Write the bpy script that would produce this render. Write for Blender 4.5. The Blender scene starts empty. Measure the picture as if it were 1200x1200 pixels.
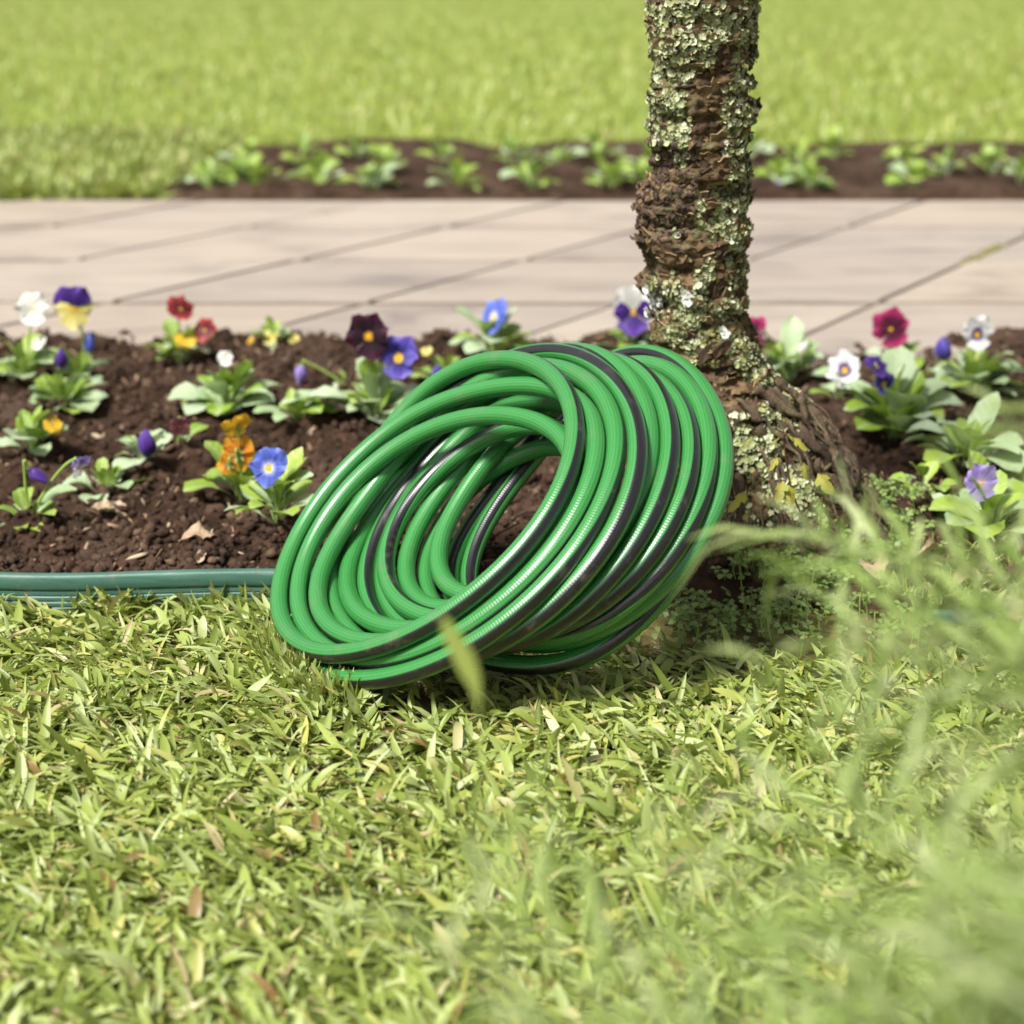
import bpy, bmesh, math, random
import numpy as np
from mathutils import Vector, Matrix, Quaternion, noise

random.seed(11)
RNG = np.random.default_rng(11)
sc = bpy.context.scene
col = sc.collection
R = math.radians

# ------------------------------------------------------------------ camera
H = 0.6
PITCH = R(17.97)
cam_d = bpy.data.cameras.new('camera')
cam = bpy.data.objects.new('camera', cam_d)
col.objects.link(cam)
cam.location = (0, 0, H)
cam.rotation_euler = (R(90) - PITCH, 0, 0)
cam_d.sensor_width = 36
cam_d.lens = 60
cam_d.clip_start = 0.02
cam_d.clip_end = 400
cam_d.dof.use_dof = True
cam_d.dof.focus_distance = 1.47
cam_d.dof.aperture_fstop = 4.9
sc.camera = cam

# ------------------------------------------------------------------ sky, sun, exposure
world = bpy.data.worlds.new('World')
sc.world = world
world.use_nodes = True
wn = world.node_tree
for n_ in list(wn.nodes):
    wn.nodes.remove(n_)
sky = wn.nodes.new('ShaderNodeTexSky')
sky.sky_type = 'NISHITA'
sky.sun_disc = False
SUN_DIR = Vector((-0.42, -0.40, 0.80)).normalized()     # towards the sun
sky.sun_elevation = math.asin(SUN_DIR.z)
sky.sun_rotation = math.atan2(SUN_DIR.x, SUN_DIR.y)
sky.dust_density = 4.0
hs = wn.nodes.new('ShaderNodeHueSaturation')
hs.inputs['Saturation'].default_value = 0.22
bg = wn.nodes.new('ShaderNodeBackground')
bg.inputs['Strength'].default_value = 0.05
wo = wn.nodes.new('ShaderNodeOutputWorld')
wn.links.new(sky.outputs[0], hs.inputs['Color'])
wn.links.new(hs.outputs[0], bg.inputs['Color'])
wn.links.new(bg.outputs[0], wo.inputs['Surface'])
sun_d = bpy.data.lights.new('sun', 'SUN')
sun_d.energy = 3.0
sun_d.angle = R(13)
sun_d.color = (1.0, 0.97, 0.925)
sun = bpy.data.objects.new('sun', sun_d)
col.objects.link(sun)
sun.rotation_euler = (-SUN_DIR).to_track_quat('-Z', 'Y').to_euler()
sun.location = (-2, -1, 4)
sc.view_settings.view_transform = 'Standard'
sc.view_settings.look = 'None'
sc.view_settings.gamma = 1
sc.view_settings.exposure = 1.30
sc.view_settings.use_curve_mapping = False

# ------------------------------------------------------------------ helpers
_ct, _st = math.cos(PITCH), math.sin(PITCH)


def ray(px, py):
    a, b = (px - 600) / 2000, (600 - py) / 2000
    return np.array([a, _ct + b * _st, -_st + b * _ct])


def at(px, py, z=0.0):
    """point of the place on the level z that the photograph shows at (px, py)"""
    d = ray(px, py)
    return Vector(np.array([0, 0, H]) + d * ((z - H) / d[2]))


def at_y(px, py, y):
    d = ray(px, py)
    return Vector(np.array([0, 0, H]) + d * (y / d[1]))


def px_per_m(p):
    return 2000 / (p[1] * _ct - (p[2] - H) * _st)


def _hash(ix, iy, iz):
    h = (ix * 374761393 + iy * 668265263 + iz * 2147483647 + 1013904223) & 0xFFFFFFFF
    h = ((h ^ (h >> 13)) * 1274126177) & 0xFFFFFFFF
    h = ((h ^ (h >> 16)) * 2246822519) & 0xFFFFFFFF
    return ((h ^ (h >> 13)) & 0xFFFFFF) / 0xFFFFFF


def vnoise(p):
    p = np.asarray(p, float)
    i = np.floor(p).astype(np.int64)
    f = p - i
    f = f * f * (3 - 2 * f)
    out = 0
    for dx in (0, 1):
        for dy in (0, 1):
            for dz in (0, 1):
                w = (f[..., 0] if dx else 1 - f[..., 0]) * (f[..., 1] if dy else 1 - f[..., 1]) * (f[..., 2] if dz else 1 - f[..., 2])
                out = out + w * _hash(i[..., 0] + dx, i[..., 1] + dy, i[..., 2] + dz)
    return out * 2 - 1


def fbm(p, octv=4, gain=.5):
    p = np.asarray(p, float)
    s, a = 0, 1
    for k in range(octv):
        s = s + a * vnoise(p * 2 ** k + 17.3 * k)
        a *= gain
    return s


def mesh_np(name, verts, faces):
    """uniform faces (m x 3 or m x 4)"""
    me = bpy.data.meshes.new(name)
    verts = np.asarray(verts, np.float32)
    faces = np.asarray(faces, np.int32)
    k = faces.shape[1]
    me.vertices.add(len(verts))
    me.vertices.foreach_set('co', verts.ravel())
    me.loops.add(faces.size)
    me.loops.foreach_set('vertex_index', faces.ravel())
    me.polygons.add(len(faces))
    me.polygons.foreach_set('loop_start', np.arange(0, faces.size, k, dtype=np.int32))
    me.polygons.foreach_set('loop_total', np.full(len(faces), k, np.int32))
    me.polygons.foreach_set('use_smooth', np.ones(len(faces), bool))
    me.update(calc_edges=True)
    return me


def mesh_py(name, verts, faces, smooth=True):
    me = bpy.data.meshes.new(name)
    me.from_pydata([tuple(v) for v in verts], [], [tuple(f) for f in faces])
    if smooth:
        for p in me.polygons:
            p.use_smooth = True
    me.update()
    return me


def set_uv(me, per_vertex):
    uv = me.uv_layers.new(name='UVMap')
    li = np.empty(len(me.loops), np.int32)
    me.loops.foreach_get('vertex_index', li)
    uv.data.foreach_set('uv', np.asarray(per_vertex, np.float32)[li].ravel())


def obj(name, me, mat=None, parent=None, loc=(0, 0, 0), rot=(0, 0, 0), scale=1.0, kind=None):
    o = bpy.data.objects.new(name, me)
    col.objects.link(o)
    if mat and not me.materials:
        me.materials.append(mat)
    o.location = loc
    o.rotation_euler = rot
    o.scale = (scale,) * 3 if isinstance(scale, (int, float)) else scale
    if parent:
        o.parent = parent
    if kind:
        o['kind'] = kind
    return o


def tag(o, label, cat, group=None):
    o['label'] = label
    o['category'] = cat
    if group:
        o['group'] = group
    return o


def thing(name, label, cat, loc=(0, 0, 0), group=None):
    o = bpy.data.objects.new(name, None)
    o.empty_display_size = .02
    col.objects.link(o)
    o.location = loc
    return tag(o, label, cat, group)


def tube_arrays(pts, rad, sides=8, cap=True):
    pts = np.asarray(pts, float)
    n = len(pts)
    rad = np.full(n, rad) if np.isscalar(rad) else np.asarray(rad)
    T = np.gradient(pts, axis=0)
    T /= np.linalg.norm(T, axis=1)[:, None] + 1e-12
    up = np.array([0, 0, 1.]) if abs(T[0, 2]) < .9 else np.array([1., 0, 0])
    A = np.empty_like(pts)
    a = up - T[0] * (up @ T[0])
    a /= np.linalg.norm(a)
    for i in range(n):
        a = a - T[i] * (a @ T[i])
        a /= np.linalg.norm(a) + 1e-12
        A[i] = a
    B = np.cross(T, A)
    th = np.linspace(0, 2 * np.pi, sides, endpoint=False)
    V = pts[:, None] + rad[:, None, None] * (np.cos(th)[None, :, None] * A[:, None] + np.sin(th)[None, :, None] * B[:, None])
    V = V.reshape(-1, 3)
    F = []
    for i in range(n - 1):
        for j in range(sides):
            j2 = (j + 1) % sides
            F.append((i * sides + j, i * sides + j2, (i + 1) * sides + j2, (i + 1) * sides + j))
    if cap:
        V = np.vstack([V, pts[0] , pts[-1]])
        c0, c1 = len(V) - 2, len(V) - 1
        for j in range(sides):
            j2 = (j + 1) % sides
            F.append((c0, j2, j, c0)[:3] + (c0,)) if False else F.append((c0, j2, j))
            F.append((c1, (n - 1) * sides + j, (n - 1) * sides + j2))
    return V, F


def bez(p0, p1, p2, n=10):
    t = np.linspace(0, 1, n)[:, None]
    p0, p1, p2 = (np.asarray(p, float) for p in (p0, p1, p2))
    return p0 * (1 - t) ** 2 + 2 * p1 * t * (1 - t) + p2 * t * t


class MB:
    def __init__(s):
        s.v, s.f, s.uv = [], [], []

    def add(s, V, F):
        o = len(s.v)
        s.v.extend([tuple(v) for v in V])
        s.f.extend([tuple(i + o for i in f) for f in F])

    def tube(s, pts, rad, sides=7):
        s.add(*tube_arrays(pts, rad, sides))

    def mesh(s, name):
        return mesh_py(name, s.v, s.f)


# ------------------------------------------------------------------ materials
class NT:
    def __init__(s, name):
        s.m = bpy.data.materials.new(name)
        s.m.use_nodes = True
        s.t = s.m.node_tree
        s.b = s.t.nodes['Principled BSDF']
        s.out = s.t.nodes['Material Output']

    def n(s, typ, **kw):
        x = s.t.nodes.new('ShaderNode' + typ)
        for k, v in kw.items():
            if k in x.inputs:
                s.set(x.inputs[k], v)
            elif hasattr(x, k):
                setattr(x, k, v)
        return x

    def set(s, sock, v):
        if hasattr(v, 'links') or isinstance(v, bpy.types.NodeSocket):
            s.t.links.new(v, sock)
        else:
            sock.default_value = v

    def noise(s, scale, detail=4, rough=.55, vec=None, dist=0):
        x = s.n('TexNoise')
        x.inputs['Scale'].default_value = scale
        x.inputs['Detail'].default_value = detail
        x.inputs['Roughness'].default_value = rough
        x.inputs['Distortion'].default_value = dist
        if vec is not None:
            s.t.links.new(vec, x.inputs['Vector'])
        return x.outputs['Fac']

    def coord(s, which='Object'):
        return s.n('TexCoord').outputs[which]

    def ramp(s, fac, stops, interp='LINEAR'):
        x = s.n('ValToRGB')
        cr = x.color_ramp
        cr.interpolation = interp
        while len(cr.elements) < len(stops):
            cr.elements.new(.5)
        for e, (p, c) in zip(cr.elements, stops):
            e.position = p
            e.color = (*c, 1) if len(c) == 3 else c
        s.t.links.new(fac, x.inputs['Fac'])
        return x.outputs['Color']

    def mix(s, fac, a, b, mode='MIX'):
        x = s.n('MixRGB', blend_type=mode)
        s.set(x.inputs[0], fac)
        s.set(x.inputs[1], a if not isinstance(a, tuple) else (*a, 1))
        s.set(x.inputs[2], b if not isinstance(b, tuple) else (*b, 1))
        return x.outputs[0]

    def math(s, op, a, b=None, c=None):
        x = s.n('Math', operation=op)
        for i, v in enumerate((a, b, c)):
            if v is not None:
                s.set(x.inputs[i], v)
        return x.outputs[0]

    def bump(s, height, strength=.4, dist=.002):
        x = s.n('Bump')
        x.inputs['Strength'].default_value = strength
        x.inputs['Distance'].default_value = dist
        s.t.links.new(height, x.inputs['Height'])
        s.t.links.new(x.outputs[0], s.b.inputs['Normal'])
        return x.outputs[0]

    def base(s, c, rough=.6, spec=.4):
        s.set(s.b.inputs['Base Color'], c if not isinstance(c, tuple) else (*c, 1))
        s.set(s.b.inputs['Roughness'], rough)
        s.b.inputs['Specular IOR Level'].default_value = spec
        return s

    def translucent(s, c, amount=.3):
        t = s.n('BsdfTranslucent')
        s.set(t.inputs['Color'], c if not isinstance(c, tuple) else (*c, 1))
        mx = s.n('MixShader')
        mx.inputs[0].default_value = amount
        s.t.links.new(s.b.outputs[0], mx.inputs[1])
        s.t.links.new(t.outputs[0], mx.inputs[2])
        s.t.links.new(mx.outputs[0], s.out.inputs['Surface'])
        return s


def island(nt):
    return nt.n('NewGeometry').outputs['Random Per Island']


def objrand(nt):
    return nt.n('ObjectInfo').outputs['Random']


def m_soil():
    t = NT('soil')
    v = t.coord()
    c = t.ramp(t.noise(38, 6, .65, v), [(.3, (.012, .007, .004)), (.5, (.036, .019, .011)), (.72, (.085, .048, .030))])
    c = t.mix(t.ramp(t.noise(7, 5, .65, v), [(.46, (0, 0, 0)), (.62, (.75, .75, .75))]), c, t.mix(.5, c, (.12, .078, .052)))
    t.base(c, .95, .15)
    t.bump(t.noise(260, 5, .7, v), .8, .004)
    return t.m


def m_clod():
    t = NT('soil_clod')
    r = island(t)
    c = t.ramp(r, [(0, (.012, .007, .004)), (.5, (.038, .020, .012)), (.9, (.088, .050, .031)), (.97, (.24, .16, .1))])
    c = t.mix(.5, c, t.ramp(t.noise(150, 4, .6, t.coord()), [(.3, (.02, .011, .008)), (.7, (.1, .06, .04))]))
    c = t.mix(t.ramp(t.noise(7, 5, .65, t.coord()), [(.46, (0, 0, 0)), (.62, (.75, .75, .75))]), c, t.mix(.5, c, (.13, .085, .057)))
    t.base(c, .95, .15)
    t.bump(t.noise(420, 4, .7, t.coord()), .8, .003)
    return t.m


def m_grass(name, stops, trans=(.30, .36, .05)):
    t = NT(name)
    r = island(t)
    c = t.ramp(r, stops)
    uv = t.n('SeparateXYZ')
    t.t.links.new(t.coord('UV'), uv.inputs[0])
    # fine veins along the blade
    w = t.math('SINE', t.math('MULTIPLY', uv.outputs[0], 34.0))
    c = t.mix(t.math('MULTIPLY_ADD', w, .07, .07), c, (.62, .66, .36))
    t.base(c, .42, .45)
    t.translucent(t.mix(.5, c, trans), .33)
    return t.m


def m_leaf(name, a, b, vein=(.45, .55, .3), rough=.42, trans=.25):
    t = NT(name)
    c = t.mix(objrand(t), a, b)
    uv = t.n('SeparateXYZ')
    t.t.links.new(t.coord('UV'), uv.inputs[0])
    mid = t.math('ABSOLUTE', uv.outputs[0])
    fac = t.math('SUBTRACT', 1.0, t.math('MULTIPLY', mid, 7.0))
    fac = t.math('MAXIMUM', fac, 0.0)
    c = t.mix(t.math('MULTIPLY', fac, .6), c, vein)
    nz = t.noise(90, 4, .6, t.coord())
    c = t.mix(t.math('MULTIPLY', nz, .35), c, t.mix(.5, c, (.04, .09, .02)))
    t.base(c, rough, .5)
    lat = t.math('SINE', t.math('MULTIPLY_ADD', uv.outputs[1], 55.0, t.math('MULTIPLY', mid, -14.0)))
    t.bump(t.math('ADD', t.math('MULTIPLY', lat, .4), nz), .35, .0012)
    t.translucent(t.mix(.5, c, (.35, .5, .06)), trans)
    return t.m


def m_simple(name, c, rough=.6, spec=.4, var=.3, scale=60, bump=.0):
    t = NT(name)
    nz = t.noise(scale, 5, .6, t.coord())
    d = tuple(x * (1 - var) for x in c)
    l = tuple(min(1, x * (1 + var)) for x in c)
    t.base(t.ramp(nz, [(.3, d), (.7, l)]), rough, spec)
    if bump:
        t.bump(t.noise(scale * 5, 4, .65, t.coord()), bump, .002)
    return t.m


GR = [(0, (.14, .20, .025)), (.25, (.235, .305, .04)), (.45, (.345, .42, .095)), (.62, (.45, .52, .22)), (.78, (.285, .365, .055)),
      (.90, (.48, .46, .12)), (.965, (.54, .49, .25)), (.99, (.25, .13, .04))]
M = {}
M['grass'] = m_grass('grass_blade', GR)
M['thatch'] = m_grass('dry_thatch', [(0, (.12, .09, .03)), (.5, (.30, .25, .10)), (1, (.42, .37, .20))])
M['soil'] = m_soil()
M['clod'] = m_clod()
M['leaf_pale_sheen'] = m_leaf('pansy_leaf_pale_sheen', (.35, .47, .23), (.50, .60, .40))  # whitish sheen of the outer leaves is painted into this colour
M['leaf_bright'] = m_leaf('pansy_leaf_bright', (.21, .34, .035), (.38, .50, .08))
M['stem'] = m_simple('green_stem', (.24, .35, .07), .45, .4, .2)
M['clover'] = m_grass('clover_leaflet', [(0, (.09, .16, .03)), (.5, (.17, .27, .06)), (1, (.30, .40, .12))])
M['dry_leaf'] = m_leaf('dry_leaf', (.40, .27, .17), (.55, .40, .28), (.3, .18, .1), .7, .12)
M['yellow_leaf'] = m_leaf('yellow_leaf', (.42, .40, .04), (.33, .36, .06), (.5, .3, .08), .5, .3)
M['twig'] = m_simple('red_brown_twig', (.14, .06, .03), .6)


def m_ground():
    t = NT('lawn_earth')
    v = t.coord()
    c = t.ramp(t.noise(60, 6, .6, v), [(.3, (.045, .035, .014)), (.55, (.13, .11, .035)), (.75, (.24, .22, .07))])
    far = t.ramp(t.noise(9, 8, .7, v), [(.3, (.13, .17, .025)), (.7, (.23, .28, .05))])
    sep = t.n('SeparateXYZ')
    t.t.links.new(v, sep.inputs[0])
    f = t.n('MapRange')
    f.inputs[1].default_value = 4.2
    f.inputs[2].default_value = 4.6
    t.t.links.new(sep.outputs[1], f.inputs[0])
    c = t.mix(f.outputs[0], c, far)
    t.base(c, .9, .2)
    t.bump(t.noise(200, 5, .7, v), .7, .004)
    return t.m


def m_paver():
    t = NT('sandstone_paver')
    v = t.coord()
    tint = t.ramp(objrand(t), [(0, (.27, .23, .19)), (.2, (.36, .30, .245)), (.4, (.205, .178, .158)), (.6, (.33, .265, .20)), (.8, (.38, .325, .26)), (1, (.215, .195, .18))])
    geo = t.n('NewGeometry').outputs['Position']
    mp = t.n('Mapping')
    mp.inputs['Scale'].default_value = (1.0, 1.9, 1)
    t.t.links.new(geo, mp.inputs['Vector'])
    st = t.ramp(t.noise(3.2, 5, .6, mp.outputs[0], .6), [(.32, (.12, .103, .094)), (.47, (.29, .25, .21)), (.70, (.40, .34, .275))])
    c = t.mix(.5, tint, st)
    c = t.mix(t.math('MULTIPLY', t.noise(120, 4, .6, geo), .25), c, (.25, .2, .17))
    t.base(c, .75, .3)
    t.bump(t.noise(25, 6, .65, geo), .25, .004)
    return t.m


M['ground'] = m_ground()
M['paver'] = m_paver()
M['joint'] = m_simple('joint_sand', (.115, .092, .072), .95, .1, .4, 40, .5)


def m_edging():
    t = NT('green_edging_plastic')
    v = t.coord()
    mp = t.n('Mapping')
    mp.inputs['Scale'].default_value = (1, 1, 9)
    t.t.links.new(v, mp.inputs['Vector'])
    c = t.ramp(t.noise(22, 5, .6, mp.outputs[0]), [(.3, (.035, .10, .072)), (.6, (.055, .135, .10)), (.8, (.11, .17, .135))])
    c = t.mix(t.ramp(t.noise(55, 6, .7, v), [(.56, (0, 0, 0)), (.7, (.55, .55, .55))]), c, (.16, .13, .10))
    t.base(c, .45, .4)
    t.bump(t.noise(160, 4, .6, mp.outputs[0]), .25, .001)
    return t.m


M['edging'] = m_edging()


def m_hose():
    t = NT('hose_green_and_black')
    sep = t.n('SeparateXYZ')
    t.t.links.new(t.coord('UV'), sep.inputs[0])
    u, v = sep.outputs[0], sep.outputs[1]
    cv = t.math('COSINE', t.math('MULTIPLY', v, 2 * math.pi))
    msk = t.n('MapRange')
    msk.inputs[1].default_value = .85
    msk.inputs[2].default_value = .872
    t.t.links.new(cv, msk.inputs[0])
    pu = t.math('MULTIPLY', u, 2 * math.pi / .0052)
    pv = t.math('MULTIPLY', v, 2 * math.pi * 9)
    s1 = t.math('SINE', t.math('ADD', pu, pv))
    s2 = t.math('SINE', t.math('SUBTRACT', pu, pv))
    kn = t.math('MULTIPLY', s1, s2)
    g = t.mix(t.math('MULTIPLY_ADD', kn, .5, .5), (.014, .125, .021), (.042, .235, .050))
    g = t.mix(t.math('MULTIPLY', t.noise(7, 3, .5, t.coord()), .35), g, (.05, .25, .065))
    k = t.mix(t.math('MULTIPLY_ADD', kn, .5, .5), (.004, .004, .005), (.011, .010, .012))
    dust = t.ramp(t.noise(34, 7, .72, t.coord()), [(.56, (0, 0, 0)), (.72, (.32, .32, .32))])
    fleck = t.ramp(t.noise(520, 2, .5, t.coord()), [(.70, (0, 0, 0)), (.74, (.5, .5, .5))])
    body = t.mix(t.math('MAXIMUM', dust, t.math('MULTIPLY', fleck, dust)), t.mix(msk.outputs[0], g, k), (.17, .155, .115))
    t.base(body, t.math('MULTIPLY_ADD', t.noise(160, 3, .6, t.coord()), .14, .25), .55)
    b = t.bump(t.math('ADD', kn, t.math('MULTIPLY', t.noise(420, 3, .6, t.coord()), .8)), .20, .0006)
    t.b.inputs['Coat Weight'].default_value = .6
    t.b.inputs['Coat Roughness'].default_value = .30
    return t.m


M['hose'] = m_hose()


def m_bark():
    t = NT('bark')
    v = t.coord()
    mp = t.n('Mapping')
    mp.inputs['Scale'].default_value = (1, 1, 2.6)
    t.t.links.new(v, mp.inputs['Vector'])
    c = t.ramp(t.noise(28, 7, .68, mp.outputs[0], .8), [(.28, (.022, .014, .010)), (.43, (.095, .058, .034)), (.57, (.22, .14, .072)), (.72, (.34, .235, .135))])
    al = t.noise(16, 6, .7, v)
    c = t.mix(t.ramp(al, [(.50, (0, 0, 0)), (.62, (.75, .75, .75))]), c, t.ramp(t.noise(140, 4, .6, v), [(.35, (.10, .11, .035)), (.65, (.30, .31, .15))]))
    t.base(c, .9, .2)
    t.bump(t.noise(170, 6, .75, mp.outputs[0], .4), .9, .006)
    return t.m


M['bark'] = m_bark()


def m_island(name, stops, rough=.85, nscale=240, mixf=.3, dark=(.05, .05, .03), trans=0):
    t = NT(name)
    c = t.ramp(island(t), stops)
    c = t.mix(t.math('MULTIPLY', t.noise(nscale, 3, .6, t.coord()), mixf), c, dark)
    t.base(c, rough, .25)
    if trans:
        t.translucent(c, trans)
    return t.m


M['lichen'] = m_island('grey_green_lichen', [(0, (.22, .24, .09)), (.35, (.36, .39, .18)), (.7, (.46, .50, .29)), (.93, (.58, .60, .42)), (1, (.34, .31, .08))])
M['flake'] = m_island('bark_flake', [(0, (.035, .022, .015)), (.4, (.12, .072, .040)), (.75, (.26, .165, .085)), (1, (.37, .27, .15))])
def m_root():
    t = NT('root_bark')
    v = t.coord()
    c = t.mix(objrand(t), (.055, .036, .024), (.19, .135, .085))
    c = t.mix(t.ramp(t.noise(60, 6, .7, v), [(.4, (0, 0, 0)), (.65, (.8, .8, .8))]), c, (.03, .02, .014))
    c = t.mix(t.ramp(t.noise(26, 5, .7, v), [(.55, (0, 0, 0)), (.68, (.6, .6, .6))]), c, (.20, .19, .085))
    t.base(c, .9, .2)
    t.bump(t.noise(300, 5, .7, v), .9, .004)
    return t.m


M['root'] = m_root()
M['moss'] = m_island('moss', [(0, (.06, .06, .018)), (.6, (.15, .14, .045)), (1, (.28, .25, .08))])
M['chip'] = m_island('bark_chip', [(0, (.16, .09, .05)), (.6, (.30, .19, .11)), (1, (.48, .36, .25))])
M['frond'] = m_island('feathery_leaf', [(0, (.13, .19, .035)), (.5, (.27, .36, .10)), (.8, (.42, .49, .21)), (1, (.52, .56, .31))], .5, 80, .15, (.1, .15, .05), .35)
# ------------------------------------------------------------------ ground
def soil_z(x, y):
    x, y = np.asarray(x, float), np.asarray(y, float)
    p = np.stack([x, y, np.zeros_like(x)], -1)
    z = .024 + .014 * fbm(p * 5, 2) + .011 * fbm(p * 19 + 5, 3, .6) + .0055 * fbm(p * 70 + 9, 3, .6)
    # right hand end slopes down into the mossy lawn
    k = np.clip((x - .42) / .25, 0, 1) * np.clip((1.86 - y) / .2, 0, 1)
    z = z * (1 - .75 * k)
    # heaped a little round the trunk
    d = np.hypot(x - .26, y - 1.74)
    z = z + .03 * np.clip(1 - d / .22, 0, 1)
    # falls to the edging and to the path
    z = np.where(y < 1.585, np.minimum(z, .026 + .006 * vnoise(p * 40)), z)
    z = z - .02 * np.clip((y - 2.66) / .09, 0, 1)
    return z


me = mesh_np('ground', [(-60, -3, -.006), (60, -3, -.006), (60, 90, -.006), (-60, 90, -.006)], [(0, 1, 2, 3)])
obj('lawn', me, M['ground'], kind='structure')

BY0, BY1 = 1.556, 2.745
gx = np.concatenate([np.arange(-1.8, -.95, .02), np.arange(-.95, 1.2, .0062), np.arange(1.2, 2.2, .02)])
gy = np.arange(BY0, BY1, .0066)
X, Y = np.meshgrid(gx, gy)
Z = soil_z(X, Y)
Z[0, :] = -.02
Z[-1, :] = -.02
nx, ny = len(gx), len(gy)
ii = (np.arange(ny - 1)[:, None] * nx + np.arange(nx - 1)[None]).ravel()
obj('flower_bed_soil', mesh_np('flower_bed_soil', np.stack([X, Y, Z], -1).reshape(-1, 3), np.stack([ii, ii + 1, ii + nx + 1, ii + nx], -1)),
    M['soil'], kind='structure')

# crumbs and clods of earth lying on the bed
def ico(sub):
    bm = bmesh.new()
    bmesh.ops.create_icosphere(bm, subdivisions=sub, radius=1)
    V = np.array([v.co for v in bm.verts])
    F = np.array([[v.index for v in f.verts] for f in bm.faces])
    bm.free()
    return V, F


def rand_rot(n, rng=RNG):
    q = rng.normal(size=(n, 4))
    q /= np.linalg.norm(q, axis=1)[:, None]
    w, x, y, z = q.T
    return np.stack([np.stack([1 - 2 * (y * y + z * z), 2 * (x * y - z * w), 2 * (x * z + y * w)], -1),
                     np.stack([2 * (x * y + z * w), 1 - 2 * (x * x + z * z), 2 * (y * z - x * w)], -1),
                     np.stack([2 * (x * z - y * w), 2 * (y * z + x * w), 1 - 2 * (x * x + y * y)], -1)], 1)


def scatter(Vs, F, pos, size, rot=None, flat=None):
    n = len(pos)
    rot = rand_rot(n) if rot is None else rot
    k = RNG.integers(0, len(Vs), n)
    V = np.stack(Vs)[k] * size[:, None, None]
    V = np.einsum('nij,nvj->nvi', rot, V)
    if flat is not None:
        V[..., 2] *= flat
    V = V + pos[:, None]
    m = V.shape[1]
    FF = (F[None] + (np.arange(n) * m)[:, None, None]).reshape(-1, F.shape[1])
    return V.reshape(-1, 3), FF


Vi, Fi = ico(1)
clods = [Vi * (1 + .6 * vnoise(Vi * 1.5 + 31 * k)[:, None] + .45 * vnoise(Vi * 3.3 + 7 * k)[:, None]) * np.array([1.1, .8, .6]) for k in range(10)]
n = 20000
cy = BY0 + .02 + (BY1 - BY0 - .07) * RNG.random(n) ** 1.35
cx = RNG.uniform(-.36, .36, n) * cy + RNG.normal(0, .02, n)
cs = .0013 + .0068 * RNG.random(n) ** 3.2 + .008 * (RNG.random(n) ** 45)
pos = np.stack([cx, cy, soil_z(cx, cy) + cs * .25], -1)
V, F = scatter(clods, Fi, pos, cs)
cme = mesh_np('soil_clods', V, F)
obj('soil_clods', cme, M['clod'], kind='stuff')
# pale splinters and bark crumbs in the soil
n = 900
cy = BY0 + .03 + (BY1 - BY0 - .1) * RNG.random(n) ** 1.3
cx = RNG.uniform(-.36, .36, n) * cy
cs = .003 + .006 * RNG.random(n) ** 3
pos = np.stack([cx, cy, soil_z(cx, cy) + .003], -1)
V, F = scatter([Vi * np.array([1.5, .45, .2]) * (1 + .3 * vnoise(Vi * 2 + 9 * k)[:, None]) for k in range(5)], Fi, pos, cs)
obj('bark_crumbs', mesh_np('bark_crumbs', V, F), M['chip'], kind='stuff')

# ------------------------------------------------------------------ paved path
ROW_Y = [at(600, y_, .018).y for y_ in (421, 355, 305, 266, 235)]
SKEW = 1330 / 2103
me = mesh_np('path', [(-9, ROW_Y[0] - .02, .0135), (9, ROW_Y[0] - .02, .0135), (9, ROW_Y[-1] + .01, .0135), (-9, ROW_Y[-1] + .01, .0135)], [(0, 1, 2, 3)])
path = obj('paved_path', me, M['joint'], kind='structure')
X0 = at(435, 355, .018).x
WX = .455


def paver_mesh(dy, gap=.010):
    bm = bmesh.new()
    g = gap / 2
    h_ = .016
    pts = [(g * 1.2, h_), (WX - g * 1.2, h_), (WX - g * 1.2 + SKEW * (dy - 2 * h_), dy - h_), (g * 1.2 + SKEW * (dy - 2 * h_), dy - h_)]
    vs = [bm.verts.new((x_, y_, 0)) for x_, y_ in pts]
    f = bm.faces.new(vs)
    r = bmesh.ops.extrude_face_region(bm, geom=[f])
    for v in r['geom']:
        if isinstance(v, bmesh.types.BMVert):
            v.co.z += .018
    bm.normal_update()
    top = [e for e in bm.edges if all(v.co.z > .005 for v in e.verts)]
    bmesh.ops.bevel(bm, geom=top, offset=.003, segments=2, affect='EDGES', profile=.5)
    bmesh.ops.recalc_face_normals(bm, faces=bm.faces)
    me = bpy.data.meshes.new('paver')
    bm.to_mesh(me)
    bm.free()
    me.materials.append(M['paver'])
    return me


for r_ in range(4):
    dy = ROW_Y[r_ + 1] - ROW_Y[r_]
    pm = paver_mesh(dy)
    half = ROW_Y[r_] + dy / 2
    for k in range(-8, 8):
        x_ = X0 + k * WX + SKEW * (ROW_Y[r_] - ROW_Y[1])
        if x_ + .8 < -.36 * ROW_Y[r_] - .4 or x_ > .36 * ROW_Y[r_ + 1] + .4:
            continue
        obj('paver', pm, None, path, (x_ + random.uniform(-.0015, .0015), ROW_Y[r_] + random.uniform(-.0015, .0015), .0015 + random.uniform(-.001, .001)),
            (random.uniform(-.002, .002), random.uniform(-.002, .002), random.uniform(-.002, .002)))

# moss in one joint of the path
n = 900
tt = RNG.random(n)
p0, p1 = at(1128, 309, .018), at(1215, 268, .018)
pos = np.array(p0)[None] * (1 - tt[:, None]) + np.array(p1)[None] * tt[:, None]
pos[:, 0] += RNG.normal(0, .008, n)
pos[:, 1] += RNG.normal(0, .006, n)
pos[:, 2] = .016
keep = vnoise(pos * np.array([9, 9, 0])) > -.5
V, F = scatter(clods, Fi, pos[keep], .003 + .004 * RNG.random(keep.sum()))
obj('joint_moss', mesh_np('joint_moss', V, F), M['moss'], path, kind='stuff')

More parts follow.
